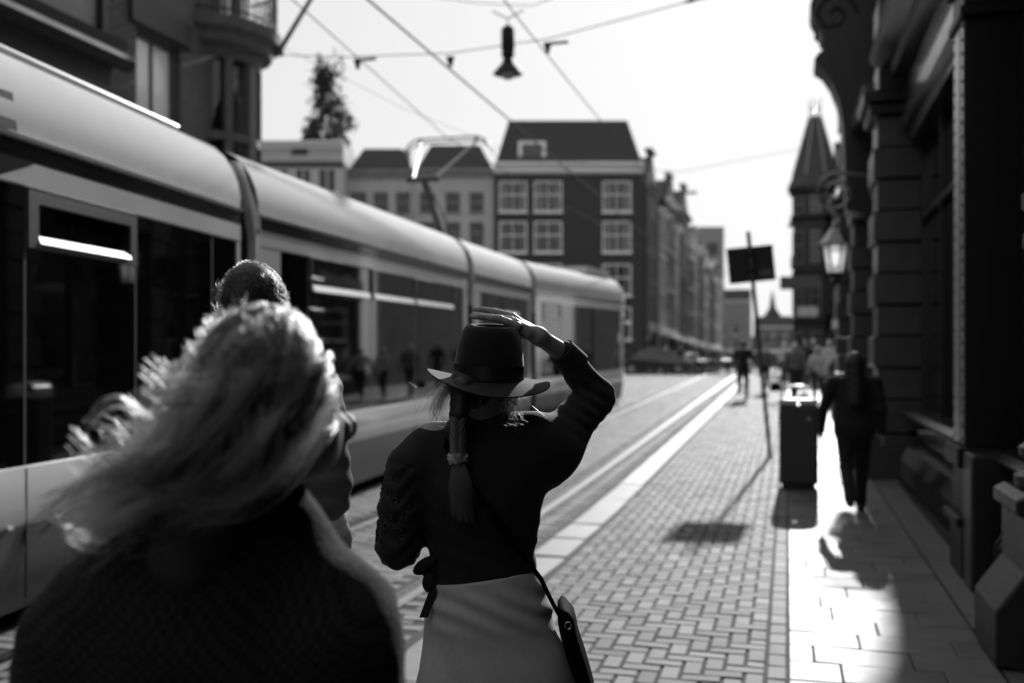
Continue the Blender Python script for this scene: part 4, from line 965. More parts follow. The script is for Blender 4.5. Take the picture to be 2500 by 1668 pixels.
# ---------------------------------------------------------------- cars and bicycles beyond the crest
def car(lb, s, o, rz, v, ln=4.2):
    t = thing('parked_car', lb, 'car', so(s, o, E(s)), rz, 'cars beyond the bridge'); m = mat('car_paint_%d' % int(v * 100), v, .2, coat=1.0)
    pr = [(-2.05, .35), (-2.1, .62), (-2.0, .84), (-1.3, .95), (-.75, 1.38), (-.1, 1.47), (.75, 1.42), (1.5, 1.0), (1.95, .92), (2.08, .6), (2.05, .35)]
    rings = []
    for y, sc, tz in ((-.84, .96, -.03), (-.8, 1, 0), (.8, 1, 0), (.84, .96, -.03)):
        rings.append([(x * sc, y * (1 if z < .96 else .84), z + tz * (z > .9)) for x, z in pr])
    MB().loft(rings).build('body', m, t, bevel=.03)
    for sg_ in (-1, 1):
        MB().add([(-1.1, sg_ * .832, .97), (1.2, sg_ * .832, 1.0), (.7, sg_ * .725, 1.36), (-.62, sg_ * .725, 1.36)], [(0, 1, 2, 3)]).build('side_window', M_wglass, t)
        for x in (-1.3, 1.32):
            wh = MB().lathe([(.0, -.1), (.31, -.1), (.32, 0), (.31, .1), (0, .1)], 18); wh.v = [(x + v[0], sg_ * .76 + v[2], .32 + v[1]) for v in wh.v]; wo = wh.build('wheel', M_rub, t)
            ri = MB().lathe([(.0, .0), (.2, .0), (.2, .02), (0, .03)], 14); ri.v = [(x + v[0], sg_ * (.862 + v[2]), .32 + v[1]) for v in ri.v]; ri.build('rim', M_panl, wo)
        MB().box(2.0, 2.1, sg_ * .6 - .15, sg_ * .6 + .15, .62, .76).build('headlight', M_lg, t); MB().box(-2.12, -2.02, sg_ * .62 - .12, sg_ * .62 + .12, .68, .84).build('tail_light', M_frame, t)
    MB().add([(1.46, -.66, 1.03), (1.46, .66, 1.03), (.85, .6, 1.405), (.85, -.6, 1.405)], [(0, 1, 2, 3)]).build('windscreen', M_wglass, t)
    MB().add([(-1.27, -.66, 1.0), (-1.27, .66, 1.0), (-.85, .6, 1.33), (-.85, -.6, 1.33)], [(0, 1, 2, 3)]).build('rear_window', M_wglass, t)
    return t
car('dark car crossing beyond the bridge just right of the tram nose', 57, -7.4, R(-5), .03)
car('grey car parked farther behind the dark car', 66, -6.8, R(70), .2)
def bike(lb, s, o, rz):
    t = thing('bicycle', lb, 'bicycle', so(s, o, E(s)), rz, 'bicycles parked beyond the bridge')
    for y in (-.52, .52):
        b = MB(); b.tube([(0, y + .34 * math.cos(a), .35 + .34 * math.sin(a)) for a in [2 * math.pi * k / 20 for k in range(21)]], .02, 5); wo = b.build('wheel', M_rub, t)
        b = MB()
        for k in range(8): a = math.pi * k / 4; b.tube([(0, y, .35), (0, y + .33 * math.cos(a), .35 + .33 * math.sin(a))], .003, 3)
        b.build('spokes', M_panl, wo)
    b = MB()
    for q in (((0, -.52, .35), (0, -.12, .33)), ((0, -.12, .33), (0, -.22, .85)), ((0, -.52, .35), (0, -.2, .78)), ((0, -.12, .33), (0, .36, .8)), ((0, -.2, .8), (0, .36, .85)), ((0, .52, .35), (0, .34, 1.0))): b.tube(q, .018, 5)
    b.build('frame', M_iron, t); MB().tube([(-.28, .2, 1.02), (-.1, .32, 1.06), (.1, .32, 1.06), (.28, .2, 1.02)], .014, 5).build('handlebar', M_panl, t)
    MB().loft([[(-.1, -.36, .88), (.1, -.36, .88), (.1, -.36, .94), (-.1, -.36, .94)], [(-.03, -.06, .9), (.03, -.06, .9), (.03, -.06, .94), (-.03, -.06, .94)]]).build('saddle', M_rub, t)
for i, (s, o, rz, lb) in enumerate(((55, -5.2, 20, 'bicycle at the left end of the row beyond the bridge'), (55.5, -4.5, 35, 'second bicycle of the row beyond the bridge'), (56, -3.9, 10, 'third bicycle of the row beyond the bridge'), (55.4, -3.2, 40, 'fourth bicycle of the row beyond the bridge'), (56.5, -2.6, -10, 'fifth bicycle of the row beyond the bridge'), (55.7, -2.0, 25, 'bicycle at the right end of the row beyond the bridge'))):
    bike(lb, s, o, R(rz + 60))
# ---------------------------------------------------------------- people
M_skin = mat('skin', 0.3, 0.5, spec=.4, nz=(30, .06))
M_skin.node_tree.nodes['Principled BSDF'].inputs['Subsurface Weight'].default_value = .15
M_skin.node_tree.nodes['Principled BSDF'].inputs['Subsurface Radius'].default_value = (.01, .01, .01)
M_blk = mat('black_knit', 0.006, 0.85, sheen=.12, bump=(220, .3, .002))
M_lace = mat('black_lace', 0.006, 0.5, sheen=.1, bump=(90, .9, .004))
M_skirt = mat('grey_linen', 0.48, 0.85, nz=(60, .08), bump=(35, .25, .006), stretch=(1, 1, .6))
M_felt = mat('black_felt', 0.012, 0.9, sheen=.3, spec=.2, bump=(300, .3, .001))
M_band = mat('hat_band', 0.006, 0.4)
M_hd = hair_mat('dark_hair', 0.07); M_hm = hair_mat('brown_hair', 0.022, .3)
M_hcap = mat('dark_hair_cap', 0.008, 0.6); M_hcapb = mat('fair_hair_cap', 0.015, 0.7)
M_tweed = mat('dark_tweed', 0.013, 0.95, spec=.2, nz=(70, .8), bump=(160, .8, .004), sheen=.06)
M_shirtg = mat('grey_shirt', 0.06, 0.8, bump=(30, .3, .006)); M_denim = mat('dark_trousers', 0.02, 0.8); M_shoe = mat('black_shoes', 0.01, 0.4)
M_leather = mat('black_leather', 0.005, 0.8, spec=.03, bump=(120, .3, .002)); M_metal = mat('bag_metal', 0.6, 0.2, metal=1.0); M_scr = mat('pale_scrunchie', 0.42, 0.9, bump=(120, .9, .006))
def noise3(X, Y, Z, f, seed=0.0): return np.sin(X * f + seed + 1.7 * np.sin(Z * f * .7 + seed)) * np.sin(Y * f * 1.1 + 2 * seed) * .5 + np.sin(Z * f * 1.3 + X * f * .6 + seed * 3) * .5
def V(*a): return np.array(a, float)

_n = M_tweed.node_tree.nodes; _l = M_tweed.node_tree.links; _b = _n['Principled BSDF']   # woven check of the coat
_c = _n.new('ShaderNodeTexChecker'); _c.inputs['Scale'].default_value = 125; _c.inputs['Color1'].default_value = (.006, .006, .006, 1); _c.inputs['Color2'].default_value = (.028, .028, .028, 1)
_t = _n.new('ShaderNodeTexCoord'); _l.new(_t.outputs['Object'], _c.inputs['Vector']); _l.new(_c.outputs['Color'], _b.inputs['Base Color'])
# ---- woman with the hat
YH = 2.55
hb = thing('person', 'woman in black top and grey skirt holding her black hat with one hand', 'person', (-.09, YH, 0))
B0 = V(-.09, YH, 0)
def d_(x, y, Y=YH): return np.array(D(x, y, Y))
def w_(x, y, Y=YH): return np.array(W(x, y, Y))
sh_r, el_r, cf_r, wr_r = d_(1252, 1028, 2.56), d_(1368, 912, 2.69), d_(1294, 812, 2.64), d_(1236, 772, 2.58)
sh_l, el_l = d_(948, 1068, 2.53), d_(914, 1255, 2.51)
skin = [el(w_(1186, 915), (.072, .088, .105), k=.03), el(w_(1216, 958, 2.60), (.054, .06, .068), k=.04), el(w_(1207, 992, 2.62), (.036, .045, .036), k=.03),
        el(w_(1240, 935, 2.63), (.02, .035, .03), k=.02), rc(w_(1180, 975), w_(1165, 1070), .047, .05, k=.03),
        rc(w_(1060, 1085), w_(1290, 1085), .06, .06, sy=.8), rc(w_(1170, 1150), w_(1180, 1390), .11, .11, sy=.6), el(w_(1190, 1500), (.13, .1, .14))]
# face towards the street: nose, eye sockets
skin += [rc(w_(1255, 925, 2.665), w_(1268, 950, 2.69), .010, .014, k=.015), el(w_(1228, 912, 2.655), (.018, .012, .012), sub=True, k=0)]
fore = chain([el_r, cf_r, wr_r], [.034, .0265, .0205], k=.008)
skin += [rc(sh_r, el_r, .045, .034, k=.02)] + fore
pal = [rc(wr_r, d_(1196, 752, 2.575), .021, .019, k=.02), rc(d_(1210, 764, 2.56), d_(1180, 740, 2.545), .017, .013, k=.014), rc(d_(1205, 752, 2.59), d_(1176, 729, 2.605), .016, .012, k=.014)]
fin = []
for pts, rs in (([d_(1178, 727, 2.61), d_(1132, 715, 2.61), d_(1108, 711.5, 2.61), d_(1088, 710, 2.61)], [.0105, .0085, .0078, .0062]),
                ([d_(1174, 735, 2.585), d_(1128, 727, 2.585), d_(1100, 724, 2.585), d_(1081, 725.5, 2.585)], [.0105, .0086, .0078, .0062]),
                ([d_(1176, 740, 2.56), d_(1128, 730, 2.56), d_(1102, 727, 2.56), d_(1086, 728, 2.56)], [.0105, .0086, .0078, .0062]),
                ([d_(1188, 749, 2.535), d_(1163, 739, 2.53), d_(1147, 732, 2.53), d_(1136, 729, 2.53)], [.0115, .0098, .0092, .008]),
                ([d_(1212, 770, 2.60), d_(1190, 768, 2.625), d_(1176, 756, 2.635)], [.012, .0105, .0085])): fin += chain(pts, rs, k=.004)
skin += pal + fin
legs = []
for sx, yy in ((-.085, .06), (.085, -.04)):
    hip = V(-.05 + sx, YH, .85); kn = V(-.05 + sx, YH + yy * 1.2 + .03, .48); an = V(-.05 + sx, YH + yy * 2.2, .085); legs += chain([hip, kn, (kn + an) / 2 + V(0, -.015, .06), an], [.075, .05, .05, .033], k=.02)
# left arm
wrl = d_(985, 1225, 2.78)
skin += [rc(sh_l, el_l, .045, .036, k=.02), rc(el_l, wrl, .034, .022, k=.02), rc(wrl, d_(1010, 1215, 2.85), .022, .02, k=.02)]
for q in range(4): skin += chain([d_(1006 + q * 3, 1205 + q * 9, 2.84), d_(1028 + q * 2, 1215 + q * 8, 2.88), d_(1030, 1232 + q * 7, 2.86)], [.009, .008, .007], k=.006)
skin += [rc(d_(1000, 1205, 2.81), d_(1020, 1195, 2.80), .009, .007, k=.006)]
sdf_obj('body', skin + legs, .0036, M_skin, hb, .02, base=B0)
top = [rc(w_(1058, 1092), w_(1290, 1088), .062, .066, sy=.85), el(w_(1170, 1200), (.160, .105, .16)), rc(w_(1172, 1180), w_(1182, 1405), .138, .138, sy=.66),
       rc(sh_l, (sh_l + el_l) / 2 + V(-.006, 0, 0), .066, .06), rc((sh_l + el_l) / 2 + V(-.006, 0, 0), el_l, .058, .053, k=.02), rc(el_l, el_l + (wrl - el_l) * .25, .052, .047, k=.02),
       rc(w_(1300, 1085), sh_r + V(.01, .01, -.01), .078, .072, k=.05), rc(sh_r + V(.005, .0, -.015), el_r, .07, .049, k=.05), rc(el_r, cf_r, .048, .034, k=.02),
       el(w_(1268, 1035, 2.56), (.02, .02, .026), k=.02), el(w_(1250, 1052, 2.54), (.03, .02, .016), k=.02), rc(w_(1150, 1050), w_(1215, 1050), .056, .05, k=.03)]
def folds(X, Y, Z):
    d = np.sqrt((X - el_r[0] + .03) ** 2 + (Z - el_r[2]) ** 2); g_ = np.exp(-(d / .07) ** 2)
    d2 = np.exp(-((X - el_l[0]) / .08) ** 2) * (Z < 1.33)
    return -.0045 * g_ * np.sin((X * .55 + Z * .83) * 210) + .003 * noise3(X, Y, Z, 38, 1.) + d2 * .004 * np.sin(Z * 130 + 3 * np.sin(X * 60)) - .0015 * np.exp(-((Z - 1.12) / .1) ** 2) * np.sin(Z * 110 + X * 45)
hem_a, hem_b = w_(1040, 1446), w_(1325, 1408); hv = hem_b - hem_a; hn = V(hv[2], 0, -hv[0]); hn /= np.linalg.norm(hn)
neckp = w_(1180, 1036)
cuffn = (wr_r - el_r) / np.linalg.norm(wr_r - el_r)
tops = sdf_obj('top', top, .0055, M_blk, hb, .035, folds, cuts=[(hem_a, hn)], base=B0)
# cuff band
MB().tube([Vector(cf_r - cuffn * .05 - B0), Vector(cf_r + cuffn * .012 - B0)], [.043, .038], 20).build('cuff', M_blk, hb, True)
MB().tube([Vector(cf_r + cuffn * .0121 - B0), Vector(cf_r + cuffn * .0125 - B0)], [.0375, .034], 20, cap=False).build('cuff_lining', M_blk, hb)
# lace sleeve over the left arm: knotted ribbons
rs = np.random.RandomState(11); b = MB()
for i in range(170):
    t = rs.rand(); c = sh_l + (el_l - sh_l) * t + V(-.006 * math.sin(t * 3.14), 0, 0); r = .062 - .008 * t; a = rs.uniform(math.pi * .6, math.pi * 1.75)
    p = c + V(math.cos(a) * r, math.sin(a) * r, 0) ; q = V(-math.sin(a), math.cos(a), 0); pts = []
    for k in range(6):
        an = k * 1.1; pts.append(Vector(p + q * .010 * math.cos(an) + V(0, 0, .012 * math.sin(an) + .004 * k) + V(math.cos(a), math.sin(a), 0) * .003 * math.sin(an * 2) - B0))
    b.tube(pts, .0022, 4)
b.build('lace', M_lace, hb)
sk = [rc(w_(1182, 1420), w_(1194, 1500), .137, .152, sy=.72), rc(w_(1194, 1500), w_(1212, 1700), .152, .200, sy=.72), rc(w_(1212, 1700), w_(1215, 1930), .200, .215, sy=.72)]
wa, wb = w_(1050, 1420), w_(1320, 1380); wv = wb - wa; wn_ = V(-wv[2], 0, wv[0]); wn_ /= np.linalg.norm(wn_)
def skf(X, Y, Z):
    t = np.clip((1.03 - Z) / .35, 0, 1); tw = np.exp(-((Z - .98) / .055) ** 2)
    return -.005 * t * np.sin(np.arctan2(Y - YH, X + .05) * 7 + 4 * np.sin(Z * 7) + Z * 5) - .0035 * tw * np.sin((Z + X * .3) * 120 + 2.5 * np.sin(X * 11)) - .005 * np.sin((Z * .8 - X * .6) * 20 + 2.5 * np.sin(X * 9)) * (.35 + .65 * t)
sdf_obj('skirt', sk, .0055, M_skirt, hb, .03, skf, cuts=[(wa, wn_), (V(0, 0, .5), V(0, 0, -1))], base=B0)
for sx, yy in ((-.085, .06), (.085, -.04)):
    an = V(-.05 + sx, YH + yy * 2.2, .05); sdf_obj('shoe', [rc(an + V(0, -.04, 0), an + V(0, .14, -.015), .042, .034, k=.02), rc(an + V(0, -.02, 0), an + V(0, 0, .04), .042, .04, k=.02)], .009, M_shoe, hb, .02, base=B0)
# ribbon at the waist
b = MB()
b.loft([[Vector(d_(x, y, Y) - B0) + Vector((dx, 0, 0)) for dx in (0, .022)] for x, y, Y in ((985, 1335, 2.5), (983, 1360, 2.49), (972, 1390, 2.485), (962, 1418, 2.48))], cap=False, closed=False); b.build('ribbon', M_blk, hb)
sdf_obj('bow', [el(d_(975, 1298, 2.5), (.035, .012, .018), Matrix.Rotation(R(-35), 3, 'Y')), el(d_(985, 1338, 2.5), (.018, .012, .025))], .004, M_blk, hb, .01, base=B0)
# hat
hat = bpy.data.objects.new('hat', None); link(hat, hb); hc = d_(1122, 866); hat.location = hc - B0; hat.rotation_euler = (R(5.5), R(1.5), R(8))
b = MB(); n = 48
def cr(r, z, ex=1.14): return [(r * math.cos(2 * math.pi * k / n), r * ex * math.sin(2 * math.pi * k / n), z) for k in range(n)]
b.loft([cr(.0905, -.006), cr(.0905, .01), cr(.0885, .04), cr(.0845, .07), cr(.079, .096), cr(.0725, .116), cr(.065, .128), cr(.057, .1335), cr(.050, .133), cr(.044, .128), cr(.038, .118), cr(.030, .112), cr(.012, .110)]); b.build('crown', M_felt, hat, True)
MB().loft([cr(.0915, .002), cr(.0908, .035)], cap=False).build('band', M_band, hat, True)
rings = []
for k2, rr in enumerate((.088, .105, .125, .145, .158)):
    ring = []
    for k in range(n):
        a = 2 * math.pi * k / n; t = (rr - .088) / .07
        dz = -.012 * t + .026 * t * t * abs(math.cos(a)) ** 1.5 * (1.15 if math.cos(a) < 0 else .15) - .016 * t * (math.sin(a) < 0) * abs(math.sin(a)) - .010 * t * (math.sin(a) > 0) * abs(math.sin(a))
        ring.append((rr * math.cos(a), rr * 1.08 * math.sin(a), dz))
    rings.append(ring)
bo_ = MB(); bo_.loft(rings + [[(p[0], p[1], p[2] - .0035) for p in r] for r in reversed(rings)], cap=False); bo_.build('brim', M_felt, hat, True)
# hair under the hat, braid, tuft
hcap = [el(w_(1160, 945, 2.53), (.070, .075, .06)), rc(w_(1130, 950, 2.46), w_(1122, 1010, 2.44), .03, .024)]
br_c = [w_(1128, 965, 2.455), w_(1120, 1010, 2.44), w_(1118, 1060, 2.435), w_(1119, 1105, 2.43)]
for i in range(11):
    t = i / 10 * 2.999; q = int(t); c = br_c[q] + (br_c[min(q + 1, 3)] - br_c[q]) * (t - q); sx = 1 if i % 2 else -1
    hcap.append(el(c + V(sx * .0075, 0, 0), (.0145, .015, .021), Matrix.Rotation(R(28 * sx), 3, 'Y'), k=.006))
sdf_obj('hair', hcap, .0045, M_hcap, hb, .015, base=B0)
b = MB()
for k in range(5):
    a0_ = k * .6; b.tube([Vector(w_(1118, 1112 + k * 3, 2.43) - B0) + Vector((.021 * math.cos(a), .017 * math.sin(a), .003 * math.sin(a * 3 + k))) for a in [i * .45 + a0_ for i in range(15)]], .0055, 6)
b.tube([Vector(w_(1108, 1118, 2.42) - B0), Vector(w_(1101, 1124, 2.415) - B0), Vector(w_(1100, 1135, 2.415) - B0)], [.006, .007, .004], 6)
b.build('hair_tie', M_scr, hb, True)
st = []; rs = np.random.RandomState(4)
for i in range(650):   # tuft below the tie
    a = rs.uniform(0, 6.28); r = rs.rand() ** .5; p0 = w_(1119, 1124, 2.43) + V(math.cos(a) * .012 * r, math.sin(a) * .01 * r, 0); p3 = w_(1130 + math.cos(a) * 26 * r + rs.normal() * 6, 1255 + rs.uniform(-45, 25), 2.42) + V(0, math.sin(a) * .018 * r, 0)
    mid = (p0 + p3) / 2 + V(math.cos(a) * .012 * r, -.012, .0); st.append([p0 * (1 - t) ** 2 + mid * 2 * t * (1 - t) + p3 * t * t for t in np.linspace(0, 1, 8)])
for i in range(420):   # braid surface wisps
    t = rs.rand() * 2.99; q = int(t); c = br_c[q] + (br_c[min(q + 1, 3)] - br_c[q]) * (t - q); sg = rs.choice((-1, 1)); p0 = c + V(sg * .019, -.012, 0); p3 = c + V(-sg * .006, -.019, -.035); st.append([p0 * (1 - t_) + p3 * t_ + V(0, -.008 * math.sin(t_ * 3.1), .0) for t_ in np.linspace(0, 1, 6)])
for i in range(260):   # loose strands at the left under the brim and over the nape
    r = rs.rand()
    if r < .55: p0 = w_(1118 + rs.normal() * 10, 932 + rs.normal() * 5, 2.5); p3 = w_(1062 + rs.normal() * 12, 1010 + rs.uniform(-30, 25), 2.46); bend = V(-.02, 0, .01)
    elif r < .8: p0 = w_(1150 + rs.normal() * 25, 935, 2.47); p3 = w_(1185 + rs.normal() * 40, 1000 + rs.uniform(-20, 50), 2.47); bend = V(-.01 - .03 * rs.rand(), -.02, 0)
    else: p0 = w_(1225 + rs.normal() * 15, 945, 2.52); p3 = w_(1230 + rs.normal() * 50, 1050 + rs.uniform(-30, 20), 2.50); bend = V(.015, -.015, 0)
    mid = (p0 + p3) / 2 + bend * rs.uniform(.3, 1.6); st.append([p0 * (1 - t) ** 2 + mid * 2 * t * (1 - t) + p3 * t * t + rs.normal(size=3) * .0006 for t in np.linspace(0, 1, 9)])
st2 = []
for i in range(5):   # flying wisps
    p0 = w_(1080 + rs.normal() * 20, 930, 2.5); p3 = p0 + V(-.05 - .03 * rs.rand(), 0, .02 * rs.normal() - .01); st2.append([p0 * (1 - t) + p3 * t + V(0, 0, .016 * math.sin(t * 3.5 + i)) for t in np.linspace(0, 1, 7)])
for i in range(34):
    c = w_(rs.choice((1070, 1235)) + rs.normal() * 18, 1050 + rs.normal() * 8, 2.5); a = rs.uniform(-.5, .6); p3 = c + V(.05 * math.cos(a), -.03, .03 * math.sin(a)); st2.append([c * (1 - t) + p3 * t + V(0, 0, .010 * math.sin(t * 3.1)) for t in np.linspace(0, 1, 7)])
hairs('loose_hair', st, M_hd, hb, .00045, .0002, base=B0); hairs('wisps', st2, M_hd, hb, .00016, .0001, base=B0)
# shoulder bag and strap
bag = thing('shoulder_bag', 'slim black leather shoulder bag hanging at the hat woman hip', 'bag', d_(1310, 1480, 2.5)); G = np.array(bag.location)
spts = [d_(1205, 1010, 2.64), d_(1060, 1000, 2.62), d_(1015, 1000, 2.55), d_(1022, 1018, 2.475), d_(1075, 1110, 2.43), d_(1140, 1195, 2.425), d_(1200, 1275, 2.43), d_(1242, 1330, 2.46), d_(1262, 1372, 2.475), d_(1282, 1410, 2.49)]
b = MB(); rg = []
for i, p in enumerate(spts):
    t = spts[min(i + 1, len(spts) - 1)] - spts[max(i - 1, 0)]; t /= np.linalg.norm(t); nrm = p - V(-.07, 2.55, p[2]); nrm /= np.linalg.norm(nrm) + 1e-6; sd_ = np.cross(t, nrm); sd_ /= np.linalg.norm(sd_); wd = .011 if i < 6 else .006
    rg.append([Vector(p + sd_ * wd * a + nrm * .0025 * c2 - G) for a, c2 in ((-1, -1), (1, -1), (1, 1), (-1, 1))])
b.loft(rg); b.build('strap', M_leather, bag)
b = MB().box(-.012, .012, -.006, .006, -.006, .006); b.build('buckle', M_leather, bag, loc=Vector(d_(1143, 1199, 2.423) - G), rot=(0, R(45), 0))
bb_ = MB(); rg = []
for (x, y, hw) in ((1280, 1384, .006), (1283, 1390, .014), (1288, 1404, .021), (1292, 1440, .024), (1310, 1500, .026), (1326, 1550, .024), (1334, 1566, .014)):
    c = d_(x + 12, y, 2.5) - G; rg.append([Vector((c[0] + a * hw, c[1] + q * .085, c[2])) for a, q in ((-1, -.6), (-.4, -1), (.6, -1), (1, -.5), (1, .5), (.6, 1), (-.4, 1), (-1, .6))])
bb_.loft(rg); bb_.build('pouch', M_leather, bag, True, bevel=.004)
MB().tube([Vector(d_(1304, 1436, 2.41) - G) + Vector((.0075 * math.cos(a), 0, .0085 * math.sin(a))) for a in [i * math.pi / 8 for i in range(17)]], .0016, 6).build('ring', M_metal, bag)

# ---- woman in the foreground, hair blowing
YF = 1.36
fw = thing('person', 'woman in dark tweed coat with fair hair blowing across, close to the camera', 'person', (-.33, YF, 0)); Bf = V(-.33, YF, 0)
def f_(x, y, Y=YF): return np.array(D(x, y, Y))
HC = f_(612, 918); HRd = V(.088, .105, .118)
sk_ = [el(HC, HRd - .004), el(HC + V(.045, .045, -.055), (.05, .055, .06), k=.04), rc(HC + V(.085, .075, -.03), HC + V(.094, .083, -.045), .010, .013, k=.015), rc(HC + V(-.01, -.01, -.08), HC + V(-.05, -.01, -.22), .05, .058), el(HC + V(-.09, 0, -.5), (.16, .1, .25))]
for sx in (-1, 1):
    hip = Bf + V(-.03 + sx * .1, 0, .9); an = Bf + V(-.03 + sx * .1, .1 * sx, .09); sk_ += chain([hip, (hip + an) / 2 + V(0, .03, 0), an], [.09, .06, .035])
    s1 = HC + V(-.07 + sx * .14, 0, -.37); e1 = HC + V(-.06 + sx * .24, -.0, -.56); w1 = HC + V(-.06 + sx * .22, .16, -.72); sk_ += chain([s1, e1, w1], [.05, .042, .028])
    sk_ += [rc(w1, w1 + V(0, .05, -.05), .03, .028)]
    for q in range(4): sk_ += chain([w1 + V(-.02 + .014 * q, .05, -.05), w1 + V(-.022 + .014 * q, .08, -.085), w1 + V(-.022 + .014 * q, .075, -.115)], [.010, .009, .008], k=.006)
    sk_ += chain([w1 + V(-sx * .02, .03, -.03), w1 + V(-sx * .035, .065, -.06)], [.011, .009], k=.006)
sdf_obj('body', sk_, .009, M_skin, fw, .03, base=Bf)
coat = [rc(HC + V(-.085, .0, -.30), HC + V(-.06, .01, -.20), .125, .085, sy=.85), rc(HC + V(-.215, 0, -.345), HC + V(.075, 0, -.315), .085, .085, sy=1.0), el(HC + V(-.08, 0, -.52), (.235, .16, .28)),
        rc(HC + V(-.075, 0, -.6), HC + V(-.075, 0, -.95), .20, .24, sy=.72)]
for sx in (-1, 1):
    s1 = HC + V(-.07 + sx * .155, 0, -.34); e1 = HC + V(-.06 + sx * .225, -.0, -.58); w1 = HC + V(-.06 + sx * .22, .15, -.71); coat += chain([s1, e1, w1], [.088, .072, .055])
coat += [rc(HC + V(-.05, 0, -.145), HC + V(-.09, 0, -.33), .085, .15, sy=.9, k=.05), rc(HC + V(-.11, 0, -.19), HC + V(-.23, 0, -.33), .085, .095, k=.05), rc(HC + V(.03, .02, -.24), HC + V(.085, .0, -.31), .07, .09, k=.05), rc(HC + V(-.10, -.035, -.20), HC + V(.01, .03, -.19), .055, .06, k=.04)]
def cfold(X, Y, Z): return .005 * noise3(X, Y, Z, 22, 2.) + .003 * noise3(X, Y, Z, 55, 4.)
sdf_obj('coat', coat, .009, M_tweed, fw, .05, cfold, base=Bf)
tr = []
for sx in (-1, 1):
    hip = Bf + V(-.03 + sx * .1, 0, .9); an = Bf + V(-.03 + sx * .1, .1 * sx, .09); tr += chain([hip, (hip + an) / 2 + V(0, .03, 0), an], [.11, .08, .06])
    sdf_obj('shoe', [rc(an + V(0, -.04, -.04), an + V(0, .15, -.05), .045, .036)], .012, M_shoe, fw, base=Bf)
sdf_obj('trousers', tr, .012, M_denim, fw, base=Bf)
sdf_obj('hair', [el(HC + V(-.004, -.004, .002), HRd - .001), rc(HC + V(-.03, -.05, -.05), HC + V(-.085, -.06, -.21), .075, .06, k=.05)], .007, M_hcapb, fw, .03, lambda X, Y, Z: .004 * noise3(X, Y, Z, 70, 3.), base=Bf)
def grow(n, root, field, steps, ds, C, Rd, seed, jit=.12, nclump=80, pad=1.07, spread=.007):
    """strands grown from a scalp: each follows a flow with the noise of its lock and stays outside the skull"""
    rs = np.random.RandomState(seed); cl = [root(rs) for _ in range(nclump)]; cn = rs.normal(size=(nclump, 4, 3)); out = []
    for i in range(n):
        c = rs.randint(nclump); p = cl[c] + rs.normal(size=3) * spread; own = rs.normal(size=3); L = rs.uniform(.55, 1.0); pts = [p.copy()]; layer = pad + .05 * rs.rand()
        k = int(steps * L)
        for j in range(max(4, k)):
            t = j / steps; q = (p - C) / Rd; nr = q / Rd; nr /= np.linalg.norm(nr)
            v = field(p, t, nr, rs); ph = j * .42
            v = v + jit * (cn[c, 0] * math.sin(ph + cn[c, 3, 0] * 3) + cn[c, 1] * math.cos(ph * .6 + cn[c, 3, 1] * 3)) + own * .05
            v /= np.linalg.norm(v); p = p + v * ds; q = (p - C) / Rd; L2 = np.linalg.norm(q)
            if L2 < layer: p = C + (p - C) * (layer / L2)
            elif L2 > layer + .12 and t < .55 and p[0] > C[0] - Rd[0]: p = C + (p - C) * ((layer + .12) / L2)
            pts.append(p.copy())
        out.append(pts)
    return out
def on_head(th, ph, lay): return HC + V(math.cos(ph) * math.sin(th), -math.cos(ph) * math.cos(th), math.sin(ph)) * HRd * lay
hs = []; hk = []; rs = np.random.RandomState(21)
for g_ in range(150):   # locks swept by the wind from the right over the back of the head to the left
    th0 = rs.uniform(-30, 112) if g_ % 3 else rs.uniform(60, 118); ph0 = rs.uniform(-38, 84); span = rs.uniform(70, 135); drop = rs.uniform(-20, 30) + max(0, ph0 + 30) * rs.uniform(.45, .95); lay0 = rs.uniform(1.0, 1.10); wv, wp, wa = rs.uniform(3, 9), rs.uniform(0, 6.3), rs.uniform(4, 15)
    fly = rs.uniform(.02, .08) if (rs.rand() < .6 and ph0 < 10) else rs.uniform(.0, .015); fv = V(-1, rs.normal() * .2, rs.normal() * .28 - .25); nn_ = int(rs.uniform(30, 75)); wid = rs.uniform(1.2, 4.5)
    for i in range(nn_):
        u1, u2, u3 = rs.normal(size=3); pts = []; L = rs.uniform(.6, 1.1)
        for k in range(13):
            t = k / 12 * L; th = max(-96 if ph0 < 0 else -78, th0 - span * t) + u1 * wid * (.5 + t * .6); ph = ph0 - drop * t * t + wa * math.sin(wv * t + wp) + u2 * wid * (.6 + .5 * t); ph = max(min(ph, 88), -70)
            pts.append(on_head(R(th), R(ph), lay0 + .012 * u3 + (.05 if th > -70 else .0) * t * (1 - .4 * t)))
        e = pts[-1]; dr = (pts[-1] - pts[-3]); dr /= np.linalg.norm(dr)
        for k in range(1, 6):
            t = k / 5; pts.append(e + (dr * (1 - t) + fv * t) * fly * t + V(0, 0, .012 * math.sin(4 * t + wp)) * t + V(u1, u2, u3) * .006 * t)
        hs.append(pts); hk.append((g_ * 7 + g_ // 3) % 5)
